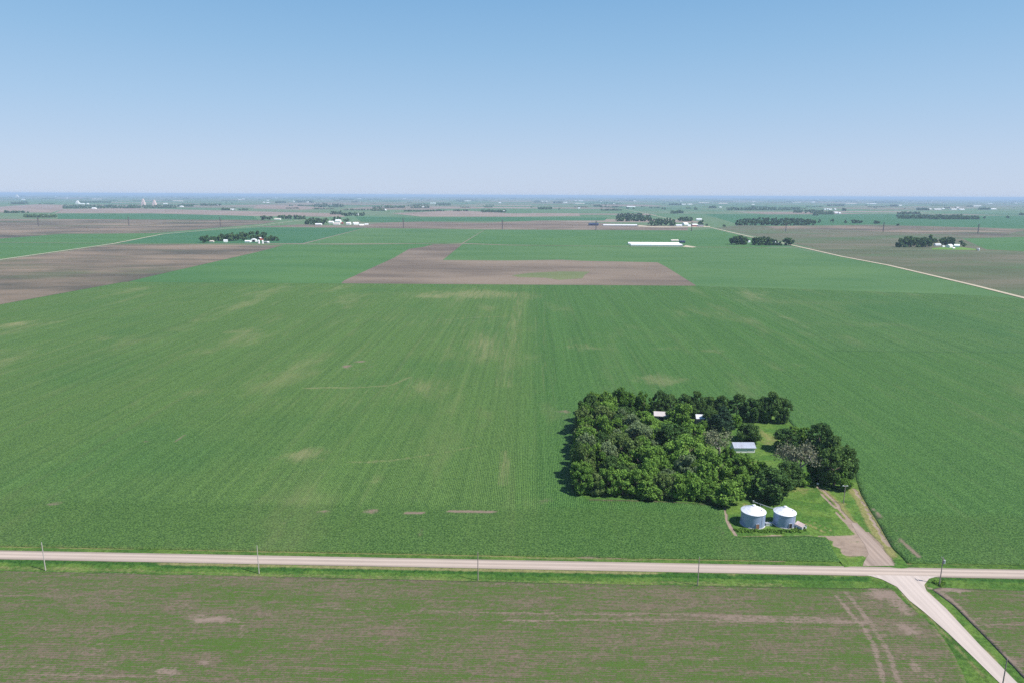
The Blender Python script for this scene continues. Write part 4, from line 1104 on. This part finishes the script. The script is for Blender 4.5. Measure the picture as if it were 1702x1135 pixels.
for x0, x1, yt, yb, w in ((1359, 1364.5, 365, 370.8, "first right of the long grove"), (1380, 1386, 366, 371, "second right of the long grove"), (1403, 1407, 367.5, 371.3, "third right of the long grove"), (1413, 1433, 367, 371.8, "in the low clump right of the long grove"),
                          (1452, 1462, 368.5, 372.6, "in the tiny clump left of the eighth tall power pole"), (1490, 1495, 373, 375.7, "alone on the edge of the pale streaked soil"), (1634, 1638, 361.5, 364, "alone right of the wide dark wood"), (1673, 1678, 360.5, 363.3, "alone near the right picture edge"),
                          (1201, 1206, 375, 378, "alone right of the red and white farm"), (1172, 1177, 373.5, 376, "alone beside the diagonal road bend")):
    grove(x0, x1, yt, yb, 1, w)

# woods farther off that read as one mass each
def wood(x0, x1, yt, yb, label, name="far_wood", seed=None):
    s = mpp((x0 + x1) / 2, yb); h = max(7, min(16, (yb - yt) * s * .95)); r0_ = h * .5
    span = (yb - yt) - h / s
    rng = np.random.default_rng(int(x0 * 7 + yb)); C = []; Rr = []
    rows = 1 + (2 if span > 1 else 0)
    n = max(2, int((x1 - x0) * s / (r0_ * 1.25)))
    for k in range(rows):
        for i in range(n):
            x = x0 + (x1 - x0) * (i + rng.random() * .8) / n
            q = G(x, yb - span * k / max(1, rows - 1)); hh = h * (.55 + .6 * rng.random()) * .62
            if rng.random() < .07: continue
            for zz in (.22, .62): C.append((q.x + rng.normal() * 1.5, q.y + rng.normal() * 3, hh * zz * 1.2)); Rr.append(hh * .62)
    me = cards_mesh(name, leaf_cards(rng, np.array(C), np.array(Rr), min(9000, len(C) * 60), h * .16), LEAF["far"])
    return tag(link(name, me), label, "wood", kind="stuff")
WOODS = [(8, 48, 349, 354.3, "dark row of trees left of the far left farm"), (40, 95, 355, 362, "trees around the far left farm"), (104, 226, 340, 347, "long dark wood left of the pale towers"), (212, 293, 340, 346.5, "trees at the foot of the pale towers"),
 (295, 322, 339.5, 344, "thin tree row right of the pale towers"), (333, 368, 338, 342.5, "tree belt far right of the pale towers"), (368, 392, 345, 350, "dark clump around the tiny far house"), (397, 411, 346, 350, "small dark clump right of the tiny far house"), (18, 46, 335.5, 340, "small trees at the far upper left"),
 (125, 185, 334, 337.5, "tree belt behind the white elevator at the left"), (458, 476, 334, 338, "small wood above the receding left road"), (491, 520, 333, 337, "wood left of a pale roof near the horizon"), (522, 572, 338, 345, "ragged wood above the big white barns"), (565, 588, 330, 333, "thin wood near the horizon"),
 (572, 618, 347.3, 350, "thin dark hedge left of the road end"), (619, 639, 342, 351, "wood at the end of the receding left road"), (475, 496, 345, 347.2, "thin hedge on the pinkish strip"), (520, 556, 346, 348.2, "thin hedge above the big white barns"), (640, 658, 341, 346.2, "trees right of the road end"), (660, 673, 341.5, 346, "pair of trees right of the road end"),
 (682, 714, 338, 346.3, "bushy wood beside a tiny white house"), (725, 749, 337, 342, "wood right of a long pale roof"), (672, 706, 349, 352, "low dark hedge on the pinkish fields"), (705, 739, 348.5, 351.5, "right half of the low hedge on the pinkish fields"), (752, 777, 347.3, 351.5, "dark hedge in the centre distance"), (801, 841, 348, 353.5, "dark grove with a white shed in the centre distance"),
 (758, 776, 331.5, 336, "wood with pale sheds near the centre horizon"), (895, 905, 344, 348.5, "left half of the split grove right of centre"), (907, 917, 344, 348.5, "right half of the split grove right of centre"), (929.5, 934, 345.5, 349, "single round tree clump right of centre"), (919, 935, 334, 338.5, "trees beside a pale barn near the horizon"), (888, 898, 333.5, 336, "thin trees near the horizon right of centre"),
 (987, 1001, 340, 344, "trees left of the bushy roadside wood"), (999, 1034, 337, 350.5, "bushy wood at the far end of the right road"), (1041, 1046, 343.5, 347.5, "tree clump beside the far white shed"), (1051, 1055, 344, 347.5, "tree clump right of the far white shed"), (1112, 1132, 338, 341.5, "flat dark wood near the horizon"), (1101, 1106, 344, 349, "single tree clump on the green plain"), (1115, 1125, 350, 355.6, "left half of the small grove on the plain"), (1126, 1136, 349, 355, "right half of the small grove on the plain"),
 (1154.5, 1158.5, 345, 349.5, "lonely tree clump on the plain"), (1178, 1190, 342, 346.5, "small grove beside a tiny farm"), (1208, 1229, 344, 350, "left end of the long tree belt"), (1231, 1329, 343.5, 350, "long straight tree belt"), (1320, 1334, 347, 354, "dark clump below the long tree belt"), (1338, 1368, 348, 355, "wood in front of the far village"), (1352, 1361, 352.5, 359, "round tree clump in front of the far village"), (1363, 1387, 350, 357, "dark wood left of the white village sheds"),
 (1400, 1407, 345, 351, "tree clump right of the far village"), (1376, 1404, 339.5, 343, "trees behind the far village"), (1480, 1493, 340, 344, "small dark wood left of a tiny barn"), (1524, 1546, 346, 350, "wood left of the far white barns"), (1493, 1530, 351.5, 356.5, "upper left arm of the wide dark wood"), (1492, 1560, 356, 364, "left part of the wide dark wood"), (1545, 1600, 355.5, 365, "middle of the wide dark wood"), (1585, 1627, 358, 365, "right end of the wide dark wood"),
 (1607, 1618, 341, 344, "trees left of a far pale barn"), (1627, 1646, 345, 349, "trees around the rightmost far farm"), (1694, 1720, 354, 358, "wood at the right picture edge"), (1570, 1580, 344, 346.5, "tiny wood above the far white barns")]
for w in WOODS: wood(*w)

# belts of trees out to the horizon
def belts(y0, y1, n, label, seed, hmul=1.0, lo=-500, hi=2200):
    rng = np.random.default_rng(seed); C = []; Rr = []
    for k in range(n):
        x = rng.uniform(lo, hi); off = (x - 851) * .0047
        y = rng.uniform(y0, y1) + off
        L = rng.choice([4, 8, 14, 26, 45]) * rng.uniform(.5, 1.3) * (1 if y1 < 333 else .6); s = mpp(x, y)
        h = rng.uniform(8, 15) * hmul; m = max(2, int(min(26, L * s / (h * 1.1))))
        for i in range(m):
            q = G(x + L * (i + rng.random() * .7) / m, y); hh = h * (.55 + .6 * rng.random()); wdt = max(hh * .6, L * s / m * .55)
            C.append((q.x, q.y, hh * .45)); Rr.append(hh * .62)
            if wdt > hh: C.append((q.x + wdt * .5, q.y, hh * .4)); Rr.append(hh * .55)
    C = np.array(C); Rr = np.array(Rr)
    me = cards_mesh("far_tree_belt", leaf_cards(rng, C, Rr, len(C) * 26, 3.4), LEAF["far"])
    tag(link("far_tree_belt", me), label, "wood", kind="stuff")
belts(335, 346, 110, "scattered small tree belts across the middle distance", 1, .8)
belts(330.5, 335, 320, "tree belts below the horizon", 2)
belts(328.2, 331, 420, "hazy blue tree belts near the horizon", 3, 1.5)
belts(326.5, 328.8, 420, "faintest blue tree belts along the horizon line", 4, 2.0)

# ------------------------------------------------------------------ far farm buildings
MW = {"w": FARWHITE, "r": FARRED, "g": FARGREY, "b": FARBLUE, "p": FARPINK, "t": FARPALE, "W": FARROOF}
def farm_building(x, y, wpx, label, cat="farm building", dep=None, wall=None, rise=None, mw="w", mr="W", rz=0.0, name="farm_building", group=None):
    p = G(x, y); L = wpx * mpp(x, y); W = dep or max(8, min(18, L * .55))
    o = gable_house(name, (p.x, p.y + W / 2, 0), -GA + rz, L, W, wall or 4.2, rise or max(1.6, W * .2), MW[mw], MW[mr], .4)
    return tag(o, label, cat, group)
def silo(x, y, wpx, h, label, mat=None, name="silo", dome=True, group=None):
    p = G(x, y); r = wpx * mpp(x, y) / 2; t = empty(name, (p.x, p.y, 0))
    MB().lathe([(r, 0), (r, h)], 20).build("wall", mat or FARWHITE, t, True)
    MB().lathe([(r * 1.04, h), (r * .75, h + r * .45), (.1, h + r * .7)], 20).build("roof", FARROOF, t, True)
    return tag(t, label, "silo", group)

def arched_barn(x, y, wpx, label):
    p = G(x, y); W = wpx * mpp(x, y); t = empty("arched_barn", (p.x, p.y, 0), -GA + .35)
    m = MB(); n = 14; L = 22; rad = W / 2; vs = []; fs = []
    for yy in (0, L):
        for i in range(n + 1):
            a = math.pi * i / n; vs.append((rad * math.cos(a), yy, rad * .85 * math.sin(a)))
    for i in range(n): fs.append((i, n + 1 + i, n + 2 + i, i + 1))
    m.add(vs, fs).build("roof", FARROOF, t, True)
    e = MB(); e.add(vs[:n + 1], [tuple(range(n + 1))]); e.add(vs[n + 1:], [tuple(range(n, -1, -1))]); e.build("end_wall", FARWHITE, t)
    MB().box((0, -.1, rad * .3), (rad * .8, .2, rad * .6)).build("door", DOORSHADE, t)
    return tag(t, label, "barn")

arched_barn(421.5, 402.6, 11.5, "white arched barn of the left white farm")
farm_building(411, 403.3, 8.5, "low white shed left of the arched barn at the left white farm", dep=9, wall=3)
silo(430.3, 405.2, 3.2, 7.5, "left white silo right of the arched barn")
silo(436.6, 405.4, 2.8, 7, "right white silo right of the arched barn")
farm_building(433, 399.8, 6.5, "white barn with reddish wall behind the two silos", mw="r", rz=.9, wall=6)
farm_building(445.5, 404.6, 2.6, "tiny white hut right of the two silos", dep=4, wall=3)
farm_building(441, 404.2, 5, "dull grey shed between the right silo and the tiny hut", mw="g", mr="g", dep=6, wall=2.6)
farm_building(374, 403, 6, "small white house with bluish roof at the left white farm", mw="w", wall=4.4, rz=.3)
farm_building(351, 403, 7, "pale low shed near the left end of the left white farm", mr="t", mw="t", wall=2.6, dep=6)
farm_building(529, 374.6, 10.5, "long low white shed in front of the dark clump", dep=12, wall=4)
farm_building(549.8, 371.8, 7.5, "white barn just right of the dark clump", dep=18, wall=6)
farm_building(561.2, 370.6, 8.5, "largest white barn standing behind the two tone shed", dep=24, wall=8)
farm_building(559, 374.2, 10, "two tone pale shed in front of the largest white barn", dep=14, wall=5, mr="p")
farm_building(568.2, 372.4, 3.5, "small red roofed hut right of the largest white barn", mw="r", mr="r", dep=8)
farm_building(578.8, 374, 6.5, "white round topped barn, first right of the big barns", dep=20, wall=6)
farm_building(590.4, 374, 8.5, "white barn with a dark side, second right of the big barns", dep=18, wall=6, rz=.5)
farm_building(600.5, 375.4, 8, "flat white shed in front right of the big barns", dep=12, wall=3, rz=.4)
farm_building(608.8, 374.4, 6, "last flat white shed right of the big barns", dep=10, wall=3, rz=.3)
for x, n in ((588, "left"), (594.2, "middle"), (600.4, "right")):
    farm_building(x, 358.6, 2.8, "%s white shed of the farther small farm" % n, dep=12, wall=8)
farm_building(460.5, 365.8, 10, "pale shed in the gap between the two roadside clumps", dep=14, mr="t", wall=4)
# long barns
def long_barn(x, y, wpx, dep, label, rz=0.0, fans=0):
    t = farm_building(x, y, wpx, label, "barn", dep, 2.6, 1.9, name="long_barn", rz=rz)
    L = wpx * mpp(x, y)
    for k in range(fans):
        xx = -L / 2 + L * (k + .5) / fans
        MB().box((xx, 0, 4.8), (1.4, 1.4, .8)).build("roof_vent", FARROOF, t)
    return t
long_barn(1091, 409.8, 84, 13, "nearer of the two side by side long white barns", 0, 12)
long_barn(1087, 407.4, 84, 13, "farther of the two side by side long white barns", 0, 12)
long_barn(1031, 376, 56, 22, "long white barn farther off in front of the trees", 0, 0)
farm_building(1122, 401.8, 12, "pale flat roof behind the right end of the long barns", dep=10, mr="t", mw="t", wall=2.6)
farm_building(1134.5, 404.2, 9, "dark blue roofed shed behind the right end of the long barns", dep=10, mw="b", mr="b", wall=3.5)
silo(1134, 410.2, 1.8, 5, "small grey feed bin at the right end of the long barns", STEEL, "feed_bin")
farm_building(987, 375.6, 16, "long dark blue roofed shed beside the sixth tall power pole", dep=26, mw="b", mr="b", wall=5)
struct(flat_poly("gravel_pad", PX([(1134, 410.8), (1140, 408), (1158, 411), (1152, 412)]), .5, MAT["roadE"]), "small pale gravel pad right of the long barns", "ground")
struct(flat_poly("gravel_pad", PX([(1060, 377.2), (1062, 374.5), (1078, 376.5), (1120, 377), (1180, 376.5), (1180, 378), (1100, 378.5)]), .5, MAT["roadE"]), "pale gravel yard in front of the red and white farm", "ground")
farm_building(1129, 376.6, 10, "low white shed at the left of the red and white farm", dep=14, wall=3.6)
farm_building(1139.5, 374.8, 8, "middle white barn of the red and white farm", dep=22, wall=6, rz=.4)
farm_building(1146, 377, 5, "small white barn by the seventh tall power pole", dep=14, wall=4)
farm_building(1155, 377, 9.5, "white roofed barn with red walls", dep=20, wall=6, mw="r")
farm_building(1165, 377.4, 9, "grey roofed low shed at the right of the red and white farm", dep=14, mw="g", mr="g", wall=4)
farm_building(1162.5, 366.8, 9, "white roof behind the red and white farm", dep=18, wall=5)
# roadside grove houses
farm_building(1245.3, 404, 3.6, "small white shed in the left gap of the roadside grove", dep=5, wall=3.5)
farm_building(1285.5, 404.4, 4.2, "left white house in the right gap of the roadside grove", dep=6, wall=4.5)
farm_building(1290.2, 405.4, 2.8, "middle white hut in the right gap of the roadside grove", dep=4, wall=3.6)
farm_building(1295.4, 407.2, 2.8, "right white hut beside the big round roadside tree", dep=4, wall=4.2)
# right white farm
farm_building(1560, 409.2, 9, "white shed left of the houses at the right white farm", dep=9, wall=3.4)
farm_building(1568.8, 412, 3, "small pale hut in front of the right white farm trees", dep=4, wall=2.8)
farm_building(1580, 412.2, 8.5, "white house with bluish shaded front at the right white farm", dep=10, wall=5, rise=3, rz=.5)
farm_building(1592, 411.8, 7.5, "white house right of the bluish fronted one at the right white farm", dep=9, wall=4.6, rise=3, rz=-.4)
farm_building(1586, 414, 3, "low flat shed on the bright lawn of the right white farm", dep=5, wall=1.6)
silo(1626.8, 417, 2.6, 4.6, "small pale silo standing alone right of the bright lawn")
silo(1624, 416.2, 1.6, 4, "tiny dark silo left of the lone pale silo", FARGREY)

# elevators and the tiny farm buildings near the horizon
def elevator(x, yb, yt, label, mat=FARPINK):
    s = mpp(x, yb); h = (yb - yt) * s; p = G(x, yb); t = empty("grain_elevator", (p.x, p.y, 0))
    MB().box((0, 0, h * .25), (5.2 * s, 30, h * .5)).build("storage_block", mat, t)
    MB().box((0, 0, h * .62), (3.2 * s, 24, h * .3)).build("tower", mat, t)
    MB().box((0, 0, h * .88), (2.0 * s, 18, h * .24)).build("headhouse", mat, t)
    return tag(t, label, "grain elevator")
elevator(238.5, 341.5, 331, "taller pinkish elevator tower, left of the far pair")
elevator(257, 342, 333, "shorter pinkish elevator tower, right of the far pair")
elevator(129, 339.5, 334, "small white elevator with a reddish base at the left", FARWHITE)
elevator(28.5, 329, 323.8, "white tower at the upper left on the horizon", FARWHITE)
FARB = [(67, 361.6, 5), (75, 361, 9), (38, 332.8, 5), (110, 330.2, 4), (92, 327.6, 3), (160, 332, 16), (135, 340, 8), (145, 340, 3), (155, 347.8, 6), (274, 339.8, 6), (295, 335.2, 17), (301, 344.6, 5), (360, 342.4, 3), (386, 350, 9), (398, 332.5, 5), (404, 331.8, 4), (389, 328, 4),
 (445, 334.2, 4), (438, 337.4, 3), (444.5, 337.8, 4), (488, 335.8, 3), (508, 337, 9), (459, 330, 4), (475, 328.4, 5), (549, 328.2, 4), (597, 331.4, 6), (672, 330.9, 5), (720, 339, 10), (703.5, 345.4, 3), (777, 335.2, 10), (836, 352.9, 6), (639.5, 350.6, 4), (831, 338.2, 4), (787, 329.4, 4),
 (902, 335.9, 3), (908.5, 335.8, 3), (940, 337.6, 7), (957, 334.5, 3), (966, 335, 8), (964, 339.3, 15), (962.5, 347.6, 3), (999.5, 335.9, 3), (1020.5, 340, 3), (1049, 344.8, 14), (1055, 335, 4), (1040, 331, 4), (1132, 335.4, 4), (1137, 340.9, 6), (1147, 340.9, 8), (1170, 337.7, 17), (1202, 339.2, 15), (1198, 345.8, 4), (1253, 336.3, 4), (1252, 341.2, 4),
 (1325, 337.5, 15), (1352, 337, 6), (1358, 332.5, 5), (1386, 342.9, 9), (1372, 349.5, 3), (1376, 348.9, 3), (1381, 349.6, 5), (1389, 349.4, 3), (1390, 355.2, 7), (1396.5, 356, 3), (1415, 339.7, 18), (1443, 339.6, 3), (1451.5, 339.8, 11), (1497, 342.6, 5), (1547, 348.9, 4), (1559.5, 349.2, 12), (1568.5, 348.2, 4), (1586.5, 349.5, 9), (1599.5, 349.5, 8), (1592, 346.2, 5), (1625, 343.6, 13), (1652.5, 348.9, 8), (1646, 339.2, 8), (1689, 338.8, 4), (1550, 335, 4)]
MARKS = [(66, "the far left farm trees"), (129, "the small white elevator"), (180, "the long dark wood"), (248, "the pair of pinkish towers"), (330, "the thin tree row right of the towers"), (390, "the left white farm"), (480, "the roadside clumps at left"), (560, "the big white barns"), (640, "the left road end"), (700, "the bushy wood"), (790, "the picture centre"), (850, "the fifth tall power pole"), (910, "the split grove"), (960, "the long dark blue shed"),
         (1030, "the right receding road"), (1090, "the nearer long barns"), (1150, "the red and white farm"), (1205, "the pale diagonal road"), (1260, "the roadside grove"), (1320, "the long grove end"), (1385, "the far village wood"), (1450, "the eighth tall power pole"), (1500, "the wide dark wood's left end"), (1560, "the right white farm's grove"), (1600, "the right white farm houses"), (1650, "the tenth tall power pole"), (1700, "the right edge")]
grp = {}
for b in FARB: grp.setdefault(min(MARKS, key=lambda m: abs(m[0] - b[0]))[1], []).append(b)
for mk, bs in grp.items():
    bs.sort()
    for i, (x, y, w) in enumerate(bs):
        size = "long pale" if w >= 12 else ("small white" if w >= 6 else "tiny white")
        lab = "%s farm building near the horizon above %s" % (size, mk) if len(bs) == 1 else "%s farm building, %s from left of those above %s" % (size, ORD[i], mk)
        if len(lab.split()) > 16: lab = lab.replace(" the ", " ")
        farm_building(x, y, w, lab, mr="t" if w >= 15 else "W", dep=24, wall=5.5 if w < 12 else 4, group="tiny farm buildings near the horizon")

# ------------------------------------------------------------------ air, sky, sun
hz = NT("haze"); hz.N.remove(hz.b)
pv = hz.n("ShaderNodeVolumePrincipled"); hz.L.new(pv.outputs[0], hz.out.inputs["Volume"])
pv.inputs["Color"].default_value = (.58, .77, 1, 1); pv.inputs["Density"].default_value = 5.8e-5; pv.inputs["Anisotropy"].default_value = 0
ho = MB().box((0, S / 2 - 1000, 64.5), (2 * S + 400, S + 2600, 131)).build("haze", hz.m)
tag(ho, "thin blue summer haze over the far fields", "haze", kind="stuff")

EXPO = .45
SKYK = 10 / 2 ** EXPO
SUN = Vector((.93, -.37, 0)).normalized(); EL = R(54)
sd = Vector((SUN.x * math.cos(EL), SUN.y * math.cos(EL), math.sin(EL)))
ld = bpy.data.lights.new("sun", "SUN"); ld.energy = 5.0; ld.angle = R(.53); ld.color = (1, .965, .91)
so = bpy.data.objects.new("sun", ld); COL.objects.link(so); so.rotation_euler = sd.to_track_quat("Z", "Y").to_euler(); so.location = sd * 500

w = bpy.data.worlds.new("World"); scene.world = w; w.use_nodes = True
nt = w.node_tree; bg = nt.nodes["Background"]
sky = nt.nodes.new("ShaderNodeTexSky"); sky.sky_type = "NISHITA"; sky.sun_disc = False
sky.sun_elevation = EL; sky.sun_rotation = math.atan2(SUN.x, SUN.y)
sky.altitude = 0; sky.air_density = 1.0; sky.dust_density = .2; sky.ozone_density = 2.0
tc = nt.nodes.new("ShaderNodeTexCoord"); sx = nt.nodes.new("ShaderNodeSeparateXYZ"); nt.links.new(tc.outputs["Generated"], sx.inputs[0])
rp = nt.nodes.new("ShaderNodeValToRGB"); nt.links.new(sx.outputs[2], rp.inputs[0])
el = rp.color_ramp.elements
SKY = [(0, (.53, .635, .83)), (.045, (.50, .625, .83)), (.12, (.385, .575, .81)), (.19, (.29, .51, .77)), (.26, (.215, .44, .725)), (.6, (.1, .24, .52)), (1, (.07, .19, .45))]
el[0].position = 0; el[0].color = (*SKY[0][1], 1); el[1].position = 1; el[1].color = (*SKY[-1][1], 1)
for q, c in SKY[1:-1]:
    k = el.new(q); k.color = (*c, 1)
gn = nt.nodes.new("ShaderNodeVectorMath"); gn.operation = "SCALE"; nt.links.new(rp.outputs[0], gn.inputs[0]); gn.inputs["Scale"].default_value = SKYK
mx = nt.nodes.new("ShaderNodeMix"); mx.data_type = "RGBA"; mx.inputs[0].default_value = .9
nt.links.new(sky.outputs[0], mx.inputs[6]); nt.links.new(gn.outputs[0], mx.inputs[7])
nt.links.new(mx.outputs[2], bg.inputs[0]); bg.inputs[1].default_value = .1

scene.view_settings.view_transform = "Standard"; scene.view_settings.look = "None"
scene.view_settings.exposure = EXPO; scene.view_settings.gamma = 1
cy = scene.cycles
cy.use_denoising = False
cy.max_bounces = 6; cy.volume_bounces = 0; cy.transparent_max_bounces = 4
cy.sample_clamp_indirect = 6
scene.render.film_transparent = False
